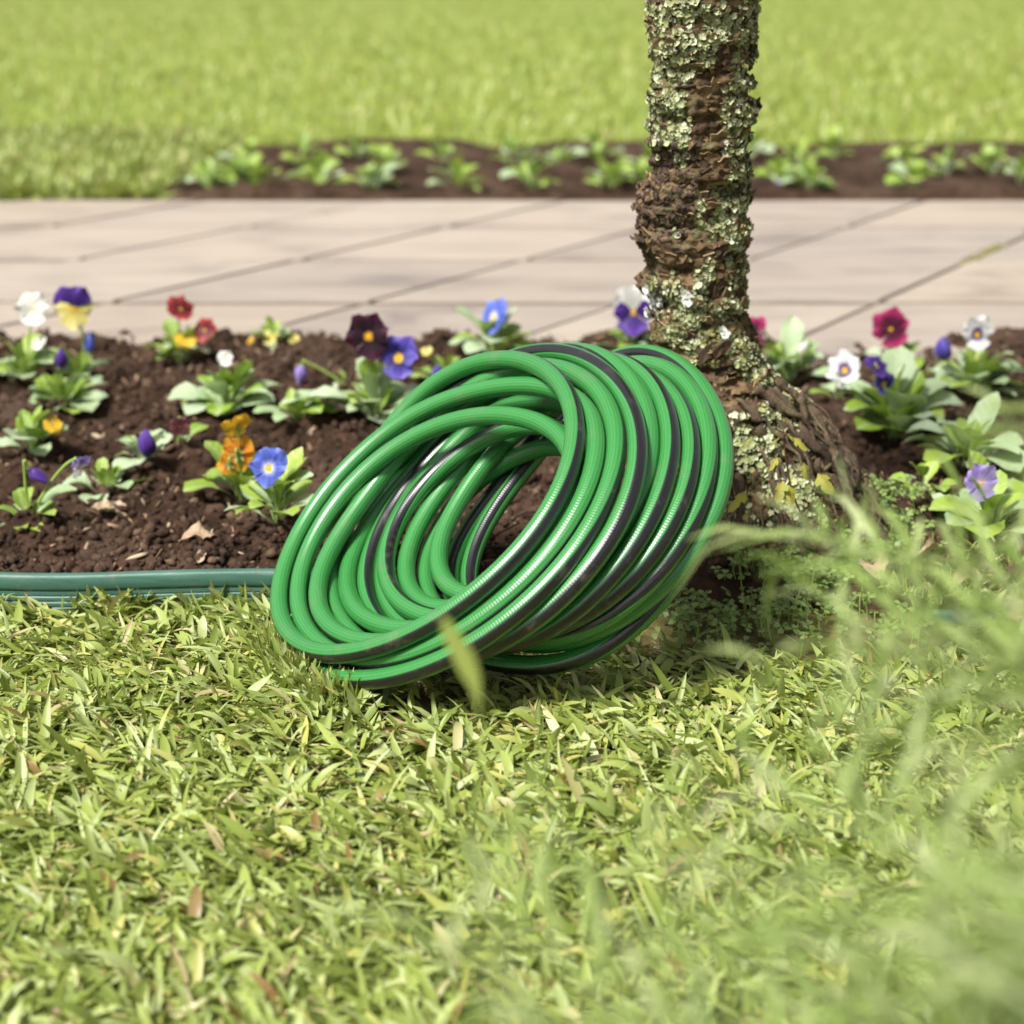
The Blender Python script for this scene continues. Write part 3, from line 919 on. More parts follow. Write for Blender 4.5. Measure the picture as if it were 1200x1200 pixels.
# fine root fibres
mb = MB()
for k in range(70):
    th0 = R(g.uniform(-178, 15)); th1 = th0 + R(g.uniform(-18, 18))
    z0 = g.uniform(.03, .19)
    p, rr = root(th0, z0, th1, max(-.02, z0 - g.uniform(.05, .13)), g.uniform(.0009, .0021), .2, g.uniform(.006, .016), 400 + k * 1.3)
    mb.tube(p[::2], rr[::2], 5)
obj('root_fibres', mb.mesh('root_fibres'), M['root'], tree, kind='stuff')
HOSE = '''-1622,16067,1001 60,37,91 60,35,90 60,33,90 62,30,88 63,26,88 64,21,86 66,15,84 67,9,81 69,1,78 71,-6,75 71,-15,72 73,-22,68 74,-31,64 75,-39,59 74,-47,55 74,-54,51 73,-61,46 72,-67,42 71,-73,38 69,-78,34 68,-82,30 65,-86,26 63,-89,22 61,-92,18 58,-95,14 55,-97,12 52,-99,7 50,-101,4 46,-102,1 42,-103,-3 40,-105,-7 36,-105,-11 32,-106,-15 29,-106,-18 25,-106,-23 21,-106,-26 17,-105,-30 12,-105,-33 8,-104,-37 2,-102,-40 -3,-100,-43 -9,-98,-48 -14,-94,-50 -20,-90,-54 -26,-86,-57 -32,-81,-59 -38,-76,-63 -43,-70,-64 -50,-63,-67 -55,-57,-69 -60,-50,-70 -65,-44,-71 -70,-36,-72 -73,-29,-72 -77,-22,-72 -80,-16,-71 -82,-8,-71 -84,-2,-70 -86,5,-68 -86,10,-66 -88,18,-65 -88,23,-62 -87,29,-60 -88,35,-57 -87,40,-54 -85,47,-52 -85,51,-48 -83,57,-45 -81,62,-42 -79,67,-39 -76,71,-36 -74,77,-32 -71,80,-28 -67,84,-24 -65,88,-20 -61,91,-16 -57,93,-12 -53,97,-7 -49,98,-3 -44,101,2 -39,102,6 -34,103,11 -29,103,15 -23,104,21 -18,104,25 -11,103,30 -6,102,35 1,100,39 7,97,44 13,95,48 19,92,51 25,88,56 31,84,59 37,79,61 42,75,65 47,69,66 53,63,69 57,57,69 61,50,71 66,44,72 70,38,71 73,30,71 76,23,71 78,16,69 81,8,68 82,1,67 84,-6,64 86,-14,62 85,-20,59 87,-27,56 88,-33,52 89,-38,49 87,-44,46 88,-49,44 86,-54,40 85,-59,37 84,-63,35 83,-66,32 80,-70,29 79,-74,27 77,-76,23 74,-79,21 71,-82,17 69,-84,15 65,-88,11 61,-89,7 56,-92,5 52,-95,1 47,-97,-3 41,-99,-7 35,-100,-11 30,-101,-15 25,-102,-19 19,-103,-24 14,-102,-29 8,-101,-33 3,-99,-37 -3,-98,-41 -8,-94,-45 -14,-92,-49 -21,-88,-52 -26,-83,-56 -32,-78,-59 -39,-74,-62 -43,-67,-65 -50,-61,-67 -54,-56,-68 -59,-48,-70 -64,-43,-71 -67,-36,-72 -71,-29,-72 -75,-22,-72 -77,-16,-71 -79,-10,-71 -81,-3,-69 -83,4,-67 -84,10,-66 -85,17,-63 -85,23,-60 -85,30,-58 -85,36,-55 -84,41,-51 -83,48,-49 -83,53,-45 -80,58,-41 -79,64,-38 -77,68,-34 -75,73,-30 -73,77,-26 -71,80,-22 -68,85,-19 -65,87,-14 -63,90,-11 -59,93,-6 -56,95,-3 -51,97,1 -48,98,5 -43,100,9 -39,101,13 -33,101,18 -28,101,23 -22,100,27 -15,99,32 -9,98,38 -2,95,42 5,92,46 12,89,51 20,85,56 26,79,60 33,75,63 40,68,66 47,63,69 52,55,71 58,49,73 62,41,74 68,33,73 72,26,74 75,17,73 79,10,70 83,3,67 85,-5,64 87,-13,61 87,-20,59 88,-28,55 89,-35,51 88,-41,48 88,-47,44 86,-54,41 86,-59,37 84,-64,33 82,-69,29 80,-74,26 78,-77,21 76,-81,19 72,-85,15 69,-87,11 66,-91,8 62,-93,4 58,-95,0 53,-97,-3 48,-99,-8 42,-100,-12 36,-101,-16 29,-100,-21 22,-101,-26 15,-99,-30 7,-98,-35 -1,-95,-41 -9,-92,-45 -17,-87,-49 -25,-83,-55 -32,-78,-57 -40,-71,-61 -48,-65,-64 -53,-58,-66 -60,-50,-68 -66,-42,-68 -70,-33,-70 -75,-26,-69 -78,-16,-69 -82,-9,-67 -83,0,-67 -86,7,-64 -87,16,-62 -87,23,-60 -88,30,-57 -87,37,-54 -86,43,-50 -85,50,-47 -84,56,-43 -82,62,-40 -79,66,-36 -77,72,-32 -75,77,-28 -71,80,-23 -68,85,-20 -64,87,-16 -61,91,-11 -56,94,-7 -52,95,-2 -46,97,2 -41,98,7 -35,98,12 -29,99,17 -21,98,23 -13,96,27 -6,96,33 2,93,38 11,91,42 18,90,46 26,86,50 33,84,53 39,80,58 45,78,60 50,74,63 54,71,66 58,68,67 60,65,70 63,61,70 65,58,72 66,53,74 68,48,75 70,44,75 71,37,75 73,32,74 75,24,73 76,17,71 77,9,70 77,1,68 79,-8,65 79,-16,62 79,-25,59 80,-33,55 79,-41,50 79,-49,46 78,-56,42 76,-63,37 74,-69,31 72,-75,27 69,-80,23 66,-84,19 63,-89,13 60,-91,10 56,-95,5 53,-97,2 49,-100,-3 46,-101,-6 42,-103,-10 39,-104,-13 34,-105,-17 31,-105,-20 27,-106,-23 22,-106,-27 19,-105,-30 13,-105,-32 9,-104,-36 3,-102,-40 -2,-101,-42 -8,-98,-46 -13,-96,-50 -19,-93,-52 -26,-90,-56 -30,-85,-58 -37,-82,-62 -42,-76,-64 -47,-71,-66 -53,-66,-67 -58,-59,-69 -62,-54,-71 -67,-47,-71 -70,-40,-71 -74,-33,-72 -77,-26,-71 -80,-19,-72 -82,-12,-71 -84,-5,-70 -85,2,-68 -87,8,-66 -88,15,-65 -88,21,-62 -88,27,-60 -89,32,-57 -88,39,-55 -87,43,-51 -86,49,-49 -85,54,-46 -84,58,-43 -83,63,-39 -80,68,-37 -79,71,-33 -77,76,-31 -75,78,-27 -73,82,-25 -71,85,-21 -67,88,-18 -65,90,-15 -62,93,-12 -58,95,-8 -55,97,-5 -50,99,-2 -46,101,2 -40,102,5 -35,102,8 -30,104,14 -23,103,17 -17,104,23 -11,103,28 -5,101,34 2,100,38 9,98,42 15,95,47 21,92,51 28,88,54 33,85,58 39,81,61 44,76,63 49,72,66 53,68,67 58,64,69 61,60,71 65,56,72 67,51,73 70,49,74 73,44,74 74,41,75 76,37,74 78,34,75 80,29,75 80,25,74 82,21,74 83,16,72 84,11,72 85,5,70 85,-1,68 85,-7,67 85,-14,63 85,-21,61 85,-28,57 84,-36,54 83,-43,49 81,-50,44 80,-57,40 77,-64,36 75,-69,30 72,-76,26 70,-80,21 66,-84,16 64,-89,12 60,-93,7 56,-95,4 54,-99,0 49,-100,-3 47,-103,-7 43,-104,-9 40,-105,-13 38,-106,-14 34,-108,-18 31,-107,-19 28,-108,-22 25,-108,-25 21,-108,-26 17,-108,-30 14,-107,-32 9,-106,-35 5,-105,-38 1,-102,-42 -4,-101,-46 -8,-97,-49 -14,-94,-53 -19,-90,-57 -25,-85,-60 -31,-81,-64 -36,-74,-67 -43,-69,-70 -48,-63,-72 -55,-55,-74 -59,-50,-75 -64,-42,-77 -69,-35,-76 -73,-27,-77 -77,-20,-76 -80,-13,-75 -82,-6,-72 -85,2,-70 -87,9,-68 -88,16,-64 -88,24,-61 -88,31,-58 -87,37,-54 -87,45,-51 -85,51,-46 -84,57,-43 -82,64,-39 -80,68,-35 -77,74,-32 -76,79,-27 -73,83,-24 -70,86,-21 -68,89,-17 -66,93,-14 -63,94,-12 -61,97,-8 -58,99,-5 -56,100,-2 -53,102,0 -50,102,4 -46,104,7 -42,105,9 -39,105,14 -33,105,17 -29,106,21 -22,104,25 -17,103,29 -11,102,34 -5,99,39 2,96,43 9,94,47 16,89,52 23,85,55 30,81,59 37,75,63 44,71,65 51,65,68 56,60,70 61,54,71 66,49,74 71,43,74 74,39,74 77,33,75 79,28,73 83,22,73 84,16,70 86,10,68 87,4,65 87,-4,63 86,-12,59 86,-20,56 85,-28,52 82,-38,48 80,-46,44 78,-55,38 74,-62,35 70,-70,30 67,-77,25 63,-82,21 59,-88,16 56,-92,11 52,-96,7 49,-99,1 46,-101,-4 43,-103,-9 38,-104,-13 35,-106,-17 31,-106,-20 27,-106,-24 22,-105,-27 17,-106,-30 12,-104,-35 7,-103,-38 2,-101,-41 -4,-99,-45 -10,-97,-49 -15,-93,-51 -22,-90,-55 -28,-86,-58 -34,-81,-59 -41,-75,-62 -46,-70,-64 -52,-64,-66 -58,-56,-66 -62,-49,-68 -67,-41,-67 -72,-32,-68 -74,-23,-66 -79,-15,-65 -80,-5,-64 -83,3,-61 -85,13,-58 -85,22,-55 -85,31,-52 -85,39,-48 -84,46,-45 -83,55,-41 -81,61,-37 -79,67,-33 -77,73,-30 -74,78,-27 -70,83,-23 -67,87,-20 -64,91,-17 -59,94,-13 -56,97,-10 -51,99,-6 -46,102,-3 -42,102,1 -36,104,5 -30,104,9 -24,105,13 -18,104,17 -11,104,22 -4,102,26 3,100,31 10,97,36 18,95,40 24,92,45 32,87,49 37,84,52 44,80,57 49,76,60 54,72,63 58,67,65 62,63,68 66,59,69 68,55,71 70,51,72 72,47,73 73,42,75 74,36,75 74,31,77 74,24,76 75,17,75 76,9,75 76,2,72 77,-6,70 78,-13,68 78,-22,64 79,-30,60 78,-37,57 77,-45,53 76,-53,48 75,-59,44 73,-66,39 72,-72,34 68,-78,29 67,-82,22 63,-86,17 62,-89,11 58,-92,6 55,-94,1 51,-98,-4 48,-99,-7 45,-101,-12 40,-103,-15 37,-104,-19 32,-105,-22 29,-105,-26 26,-106,-28 21,-105,-31 17,-106,-34 13,-104,-37 9,-104,-40 5,-102,-42 0,-101,-45 -6,-99,-48 -10,-96,-50 -17,-94,-52 -21,-91,-55 -28,-86,-57 -33,-83,-59 -39,-78,-61 -45,-73,-62 -50,-68,-65 -55,-62,-66 -60,-55,-67 -65,-49,-69 -68,-41,-69 -72,-35,-69 -76,-27,-69 -78,-20,-68 -80,-12,-67 -82,-4,-66 -84,3,-64 -84,12,-62 -84,19,-60 -83,27,-58 -82,36,-56 -81,42,-52 -80,49,-49 -78,56,-46 -76,63,-42 -74,67,-39 -72,73,-34 -70,78,-31 -67,82,-26 -65,85,-23 -62,89,-19 -60,93,-15 -58,94,-11 -54,97,-7 -52,99,-3 -49,101,0 -44,101,4 -41,102,9 -37,103,12 -31,103,17 -27,103,21 -20,102,26 -15,100,30 -8,100,34 -1,97,39 6,95,43 14,93,48 20,90,51 27,86,55 33,82,58 40,78,61 46,74,64 51,70,66 57,65,67 61,60,69 65,56,71 68,51,71 73,46,71 75,40,72 78,36,71 81,29,71 83,24,71 84,18,71 86,12,69 87,6,68 87,-1,67 88,-7,65 88,-15,62 87,-21,60 87,-29,56 85,-35,53 84,-44,49 83,-50,45 79,-57,41 77,-65,37 73,-72,33 69,-77,28 66,-84,21 62,-87,15 59,-92,10 55,-95,4 51,-98,0 46,-101,-5 42,-104,-9 38,-105,-13 34,-107,-17 29,-107,-20 25,-109,-24 22,-109,-27 17,-108,-30 12,-109,-33 9,-108,-36 4,-106,-40 0,-105,-42 -6,-104,-45 -10,-101,-48 -15,-98,-52 -21,-95,-54 -26,-92,-57 -32,-87,-61 -36,-82,-63 -43,-77,-65 -47,-72,-68 -52,-65,-70 -57,-59,-72 -62,-52,-73 -65,-44,-73 -69,-37,-75 -71,-28,-74 -74,-19,-73 -77,-9,-72 -78,-1,-70 -79,8,-68 -81,18,-64 -81,26,-61 -82,35,-57 -81,43,-52 -82,49,-48 -81,57,-42 -80,62,-39 -78,68,-35 -77,73,-31 -76,78,-27 -73,81,-24 -72,85,-21 -69,88,-18 -67,90,-15 -65,92,-11 -63,95,-8 -59,95,-5 -56,98,-2 -53,98,2 -48,99,6 -44,100,10 -39,100,14 -33,100,19 -27,100,23 -21,99,28 -14,97,32 -7,96,37 0,94,43 8,92,47 16,88,52 23,84,56 30,81,61 36,76,65 43,71,69 48,66,70 53,61,74 57,55,75 62,50,75 65,43,75 68,36,75 70,29,75 72,21,75 73,11,71 75,3,69 76,-7,66 75,-17,63 77,-27,55 81,-36,47 80,-44,40 78,-53,36 77,-60,30 76,-68,24 73,-73,19 69,-80,15 65,-86,11 61,-89,7 58,-94,3 53,-96,-1 48,-99,-5 43,-101,-9 39,-102,-14 34,-103,-18 29,-104,-21 23,-103,-26 17,-103,-30 11,-102,-34 5,-101,-38 -1,-98,-42 -8,-95,-46 -15,-91,-49 -22,-88,-53 -28,-82,-57 -36,-77,-59 -42,-70,-62 -48,-64,-64 -55,-56,-66 -61,-48,-66 -66,-40,-67 -72,-31,-67 -75,-22,-65 -79,-13,-64 -82,-4,-61 -85,6,-60 -85,14,-55 -87,24,-53 -86,33,-48 -86,41,-45 -84,48,-40 -83,57,-35 -80,64,-31 -78,70,-26 -74,76,-21 -70,81,-16 -66,86,-12 -62,91,-8 -57,94,-2 -52,97,1 -46,99,7 -41,102,11 -34,102,15 -27,102,21 -21,102,25 -13,100,30 -5,98,36 2,95,40 10,91,44 18,87,49 26,81,53 34,75,57 41,68,59 49,61,63 56,53,65 62,45,67 67,37,67 73,28,68 77,19,67 80,10,65 83,1,62 84,-7,59 86,-17,56 85,-26,52 84,-34,47 82,-44,42 81,-51,37 78,-60,31 75,-67,26 71,-74,20 67,-80,15 63,-86,9 58,-90,3 53,-94,-2 47,-96,-7 41,-99,-13 35,-100,-17 28,-101,-24 20,-100,-28 13,-98,-33 6,-96,-39 -3,-93,-43 -12,-88,-48 -19,-84,-53 -28,-77,-56 -35,-71,-60 -43,-63,-63 -51,-55,-64 -57,-47,-67 -63,-37,-67 -68,-27,-67 -73,-18,-67 -77,-8,-65 -79,3,-64 -81,12,-60 -83,22,-58 -83,32,-53 -83,40,-50 -81,49,-45 -79,57,-40 -76,65,-35 -72,71,-29 -68,77,-24 -63,83,-19 -58,88,-12 -51,91,-7 -46,95,0 -38,96,6 -32,98,12 -24,98,18 -16,99,24 -9,97,30 0,95,36 7,93,41 16,90,45 23,87,51 31,83,54 37,79,58 44,74,61 49,70,63 55,66,66 59,60,68 63,56,69 67,51,70 71,47,70 73,42,71 75,37,71 78,31,70 80,26,70 81,19,71 79,12,72 82,5,70 85,-3,66 87,-11,60 89,-17,53 89,-23,47 90,-30,42 88,-37,38 86,-45,34 82,-53,33 78,-61,30 74,-69,27 70,-75,21 65,-82,17 61,-87,12 56,-92,6 51,-95,1 47,-99,-5 42,-102,-8 37,-103,-12 33,-105,-17 29,-106,-20 23,-107,-23 20,-107,-27 15,-107,-30 10,-106,-34 6,-105,-36 1,-103,-41 -3,-101,-43 -9,-99,-47 -13,-96,-50 -19,-93,-53 -25,-88,-57 -30,-84,-59 -36,-79,-62 -41,-75,-64 -47,-68,-67 -51,-62,-69 -57,-55,-69 -62,-48,-70 -65,-40,-71 -70,-32,-70 -73,-23,-69 -76,-15,-67 -79,-6,-65 -81,3,-62 -81,12,-60 -83,21,-57 -83,30,-53 -83,38,-50 -82,46,-46 -81,54,-43 -80,61,-39 -78,68,-36 -76,72,-33 -74,78,-29 -71,83,-25 -69,86,-23 -66,89,-19 -62,93,-16 -60,95,-12 -56,97,-9 -52,100,-5 -49,100,-2 -43,103,3 -39,103,6 -34,104,11 -28,104,16 -22,104,19 -15,104,25 -8,102,30 -1,100,33 7,97,39 14,94,43 21,89,48 29,84,51 37,78,54 43,71,57 49,62,62 55,54,63 62,45,62 67,35,62 71,23,63 73,12,63 77,1,59 82,-10,53 81,-23,54 78,-33,54 76,-43,50 77,-52,41 74,-61,36 69,-69,33 66,-77,27 61,-83,20 58,-89,13 52,-94,8 46,-98,3 40,-100,-3 34,-103,-10 27,-103,-15 20,-104,-20 13,-102,-25 5,-100,-31 -3,-97,-36 -10,-93,-41 -20,-88,-45 -27,-81,-49 -35,-74,-53 -43,-66,-56 -51,-57,-58 -58,-47,-59 -64,-37,-60 -69,-26,-60 -74,-15,-59 -77,-3,-57 -80,7,-54 -82,19,-50 -81,29,-46 -81,39,-41 -78,49,-36 -76,58,-30 -72,66,-23 -67,73,-17 -62,80,-11 -55,84,-3 -49,89,3 -40,91,10 -33,93,16 -24,94,24 -16,94,29 -6,93,35 3,91,40 11,89,46 20,86,50 28,84,54 36,80,56 43,77,60 48,72,65 52,70,68 58,67,69 62,64,69 65,60,72 69,58,74 76,57,66 82,55,58 85,49,57 86,44,59 85,39,59 85,35,59 84,25,61 81,16,64 81,5,63 80,-3,59 81,-13,54 80,-23,49 78,-33,45 77,-42,38 75,-51,32 71,-60,27 67,-68,22 64,-75,17 59,-82,10 56,-88,4 50,-93,0 46,-96,-6 42,-100,-11 38,-102,-15 32,-104,-20 29,-106,-23 24,-106,-27 20,-107,-30 16,-106,-33 12,-106,-37 7,-106,-39 4,-104,-42 -1,-103,-45 -5,-101,-47 -10,-99,-50 -15,-96,-53 -20,-93,-56 -25,-90,-58 -30,-86,-60 -35,-81,-63 -41,-77,-66 -46,-71,-67 -51,-65,-69 -56,-59,-70 -60,-52,-71 -65,-44,-71 -69,-36,-71 -72,-28,-70 -75,-20,-69 -78,-10,-66 -80,-1,-64 -82,8,-61 -82,18,-58 -84,26,-53 -83,36,-50 -82,44,-46 -82,53,-41 -80,59,-38 -78,67,-33 -76,73,-29 -74,78,-25 -71,83,-21 -68,87,-18 -65,91,-13 -62,95,-10 -58,97,-6 -53,99,-3 -50,101,2 -44,102,5 -39,103,9 -33,104,13 -26,103,17 -19,102,22 -12,101,26 -5,98,31 4,96,35 11,92,40 21,88,43 27,85,49 35,80,52 41,77,56 49,73,58 54,71,61 58,68,63 61,66,65 65,64,65 66,65,67 66,63,71 63,62,73 63,61,75 64,61,74 63,60,74 62,58,75 63,56,72 64,52,71 65,48,69 65,41,67 66,33,64 66,25,61 68,13,57 68,3,53 68,-9,49 68,-22,43 67,-34,38 66,-45,33 64,-56,26 63,-66,21 59,-75,16 57,-83,10 54,-90,5 51,-94,0 47,-99,-4 45,-102,-8 40,-105,-12 38,-106,-16 35,-107,-18 31,-107,-22 29,-107,-25 25,-108,-27 22,-107,-30 19,-107,-32 16,-106,-34 13,-106,-36 8,-104,-39 5,-104,-41 1,-102,-44 -3,-101,-45 -7,-98,-48 -13,-96,-51 -17,-93,-53 -22,-89,-56 -28,-85,-58 -33,-81,-60 -39,-76,-62 -44,-70,-64 -50,-64,-66 -55,-58,-68 -61,-51,-68 -65,-44,-69 -69,-37,-69 -74,-29,-68 -77,-22,-68 -80,-14,-67 -82,-6,-64 -84,2,-63 -84,11,-59 -85,19,-56 -84,28,-53 -83,35,-50 -82,44,-46 -80,51,-42 -78,59,-37 -75,65,-33 -73,71,-29 -70,77,-23 -68,81,-20 -64,86,-14 -60,90,-10 -57,93,-5 -53,95,-1 -48,96,3 -43,98,9 -38,98,13 -32,98,17 -26,96,23 -19,96,28 -13,93,34 -5,91,38 3,88,43 10,85,48 18,82,52 25,77,56 31,74,60 39,71,63 44,67,65 51,65,67 54,62,68 59,60,70 62,58,70 66,58,70 67,56,70 68,55,71 69,53,72 70,52,71 72,49,69 72,46,68 73,41,66 74,36,64 74,30,60 75,21,57 75,13,54 74,2,49 73,-8,45 73,-19,39 70,-30,33 69,-42,27 66,-52,21 63,-62,15 59,-72,8 56,-79,2 52,-86,-3 48,-92,-8 44,-96,-13 40,-100,-18 35,-103,-21 30,-104,-26 27,-106,-29 22,-106,-32 17,-106,-35 13,-105,-39 8,-105,-41 3,-103,-45 -1,-102,-47 -6,-99,-50 -11,-98,-52 -16,-96,-55 -20,-93,-58 -26,-90,-61 -30,-87,-62 -34,-83,-65 -40,-80,-67 -44,-75,-68 -48,-71,-70 -53,-65,-71 -57,-60,-72 -61,-54,-72 -66,-47,-72 -69,-41,-71 -73,-34,-70 -77,-26,-69 -80,-19,-66 -83,-12,-63 -86,-4,-61 -88,3,-56 -92,10,-50 -93,17,-44 -96,23,-38 -97,31,-32 -98,36,-26 -99,41,-19 -100,47,-13 -100,52,-8 -99,55,-4 -99,58,0 -99,61,2 -99,62,4 -98,63,5'''
# ------------------------------------------------------------------ hose
hp = np.cumsum(np.array([[int(c) for c in s_.split(',')] for s_ in HOSE.split()]), axis=0) / 1e4
for _ in range(3):
    hp[1:-1] = .25 * hp[:-2] + .5 * hp[1:-1] + .25 * hp[2:]
# finer, smooth (Catmull-Rom)
def catmull(p, k):
    P0 = np.vstack([2 * p[0] - p[1], p[:-1]])[:-1]
    P1, P2 = p[:-1], p[1:]
    P3 = np.vstack([p[2:], 2 * p[-1] - p[-2]])
    out = []
    for t in np.linspace(0, 1, k, endpoint=False):
        out.append(.5 * (2 * P1 + (P2 - P0) * t + (2 * P0 - 5 * P1 + 4 * P2 - P3) * t * t + (3 * P1 - P0 - 3 * P2 + P3) * t ** 3))
    return np.vstack([np.stack(out, 1).reshape(-1, 3), p[-1:]])


HN = np.array([-.61, -.294, .731]); HN /= np.linalg.norm(HN)
NLOOP, HR, SIDES = 15, .0085, 28
hp = catmull(hp, 2)
n = len(hp)
T = np.gradient(hp, axis=0)
seg = np.linalg.norm(T, axis=1)
T /= seg[:, None]
U = np.cumsum(seg)
a = HN[None] - T * (T @ HN)[:, None]
a /= np.linalg.norm(a, axis=1)[:, None]
b = np.cross(a, T)                      # radial, sign fixed below
cen = hp.mean(0)
if ((hp - cen) * b).sum() < 0:
    b = -b
g = np.random.default_rng(4)
K = 2 * NLOOP + 1
tw = np.radians(np.where(np.arange(K) % 2 == 0, g.uniform(-32, 26, K), g.uniform(-60, 10, K)))
for k_ in (14, 26, 27, 28, 29):
    tw[k_] = np.radians(g.uniform(110, 150))
for k_ in (9, 15, 19):
    tw[k_] = np.radians(g.uniform(110, 165))
x_ = np.linspace(0, K - 1.001, n)
i_ = x_.astype(int)
f_ = x_ - i_
f_ = f_ * f_ * (3 - 2 * f_)
tw = tw[i_] * (1 - f_) + tw[np.minimum(i_ + 1, K - 1)] * f_
al = np.linspace(0, 2 * np.pi, SIDES + 1)
V = hp[:, None] + HR * (np.cos(al)[None, :, None] * b[:, None] + np.sin(al)[None, :, None] * a[:, None])
UVh = np.stack([np.broadcast_to(U[:, None], (n, SIDES + 1)), (al[None] - tw[:, None]) / (2 * np.pi)], -1)
i0 = (np.arange(n - 1)[:, None] * (SIDES + 1) + np.arange(SIDES)[None]).ravel()
F = np.stack([i0, i0 + 1, i0 + SIDES + 2, i0 + SIDES + 1], -1)
ORG = np.array([hp[:, 0].mean(), hp[:, 1].mean(), 0])
me = mesh_np('garden_hose', V.reshape(-1, 3) - ORG, F)
set_uv(me, UVh.reshape(-1, 2))
hose = obj('garden_hose', me, M['hose'], loc=ORG)
tag(hose, 'coiled green garden hose with black stripes leaning against the tree on the lawn', 'garden hose')
for q_ in (0, -1):      # the cut ends, tucked inside the coil
    c_ = hp[q_]
    ring = c_ + HR * (np.cos(al[:-1])[:, None] * b[q_] + np.sin(al[:-1])[:, None] * a[q_])
    inn = c_ + HR * .7 * (np.cos(al[:-1])[:, None] * b[q_] + np.sin(al[:-1])[:, None] * a[q_])
    deep = inn - T[q_] * (.02 if q_ == -1 else -.02)
    F = [(j, (j + 1) % SIDES, SIDES + (j + 1) % SIDES, SIDES + j) for j in range(SIDES)] + \
        [(SIDES + j, SIDES + (j + 1) % SIDES, 2 * SIDES + (j + 1) % SIDES, 2 * SIDES + j) for j in range(SIDES)] + [tuple(range(2 * SIDES, 3 * SIDES))]
    obj('cut_end', mesh_py('cut_end', np.vstack([ring, inn, deep]) - ORG, F), M.setdefault('hose_in', m_simple('hose_inner_wall', (.02, .03, .02), .5)), hose)
# ------------------------------------------------------------------ pansies
def leaf_mesh(seed, width=.30, pet=.28, e0=70, e1=0, wavy=.02, nt=11, ns=3, fold=.22, name='leaf'):
    g = np.random.default_rng(seed)
    t = np.linspace(0, 1, nt)
    el = np.radians(e0 + (e1 - e0) * t ** 1.1)
    dx = np.cos(el) / (nt - 1)
    dz = np.sin(el) / (nt - 1)
    x = np.concatenate([[0], np.cumsum(dx[:-1])])
    z = np.concatenate([[0], np.cumsum(dz[:-1])])
    y0 = .05 * np.sin(t * 2.2 + g.uniform(0, 6)) * t
    tb = np.clip((t - pet) / (1 - pet), 0, 1)
    w = np.where(t < pet, .022, .022 + width * .5 * np.sin(np.pi * np.clip(tb, 0, 1) ** 1.15) ** .62)
    w[-1] = .004
    w = w * (1 + .07 * np.sin(np.arange(nt) * 2.6 + seed))
    V, UVs = [], []
    ss = np.linspace(-1, 1, 2 * ns - 1)
    for k in range(nt):
        nx_, nz_ = -math.sin(el[k]), math.cos(el[k])
        for s in ss:
            yy = y0[k] + s * w[k]
            lift = fold * abs(s) * w[k] + wavy * math.sin(4 * t[k] * 3 + s * 2 + seed) * abs(s) * (tb[k] > 0)
            V.append((x[k] + nx_ * lift, yy, z[k] + nz_ * lift))
            UVs.append((s * max(w[k], .001) / max(width * .5, .01) * .5, t[k]))
    m = len(ss)
    F = [(k * m + j, k * m + j + 1, (k + 1) * m + j + 1, (k + 1) * m + j) for k in range(nt - 1) for j in range(m - 1)]
    me = mesh_py(name, V, F)
    set_uv(me, UVs)
    return me


def with_mat(me, mat):
    c = me.copy()
    c.materials.append(mat)
    return c


_lb = [leaf_mesh(1, .40, .42, 80, -8), leaf_mesh(2, .42, .44, 68, -38), leaf_mesh(3, .36, .40, 84, 30), leaf_mesh(4, .46, .40, 58, -14),
       leaf_mesh(5, .36, .30, 50, -24), leaf_mesh(6, .32, .34, 84, 55)]
LEAF = {'pale': [with_mat(m_, M['leaf_pale_sheen']) for m_ in _lb], 'bright': [with_mat(m_, M['leaf_bright']) for m_ in _lb]}


def m_petal(name, stops, rough=.5):
    t = NT('petal_' + name)
    sep = t.n('SeparateXYZ')
    t.t.links.new(t.coord('UV'), sep.inputs[0])
    ang = t.noise(9, 3, .6, t.coord('UV'))
    f = t.math('ADD', sep.outputs[0], t.math('MULTIPLY_ADD', ang, .22, -.11))
    c = t.ramp(f, stops)
    ln = t.math('SINE', t.math('MULTIPLY', sep.outputs[1], 26.0))
    c = t.mix(t.math('MULTIPLY_ADD', ln, .06, .06), c, t.mix(.5, c, (.02, .01, .03)))
    t.base(c, rough, .3)
    t.b.inputs['Sheen Weight'].default_value = .15
    t.bump(t.math('ADD', ln, t.noise(30, 3, .6, t.coord('UV'))), .15, .001)
    t.translucent(c, .28)
    return t.m


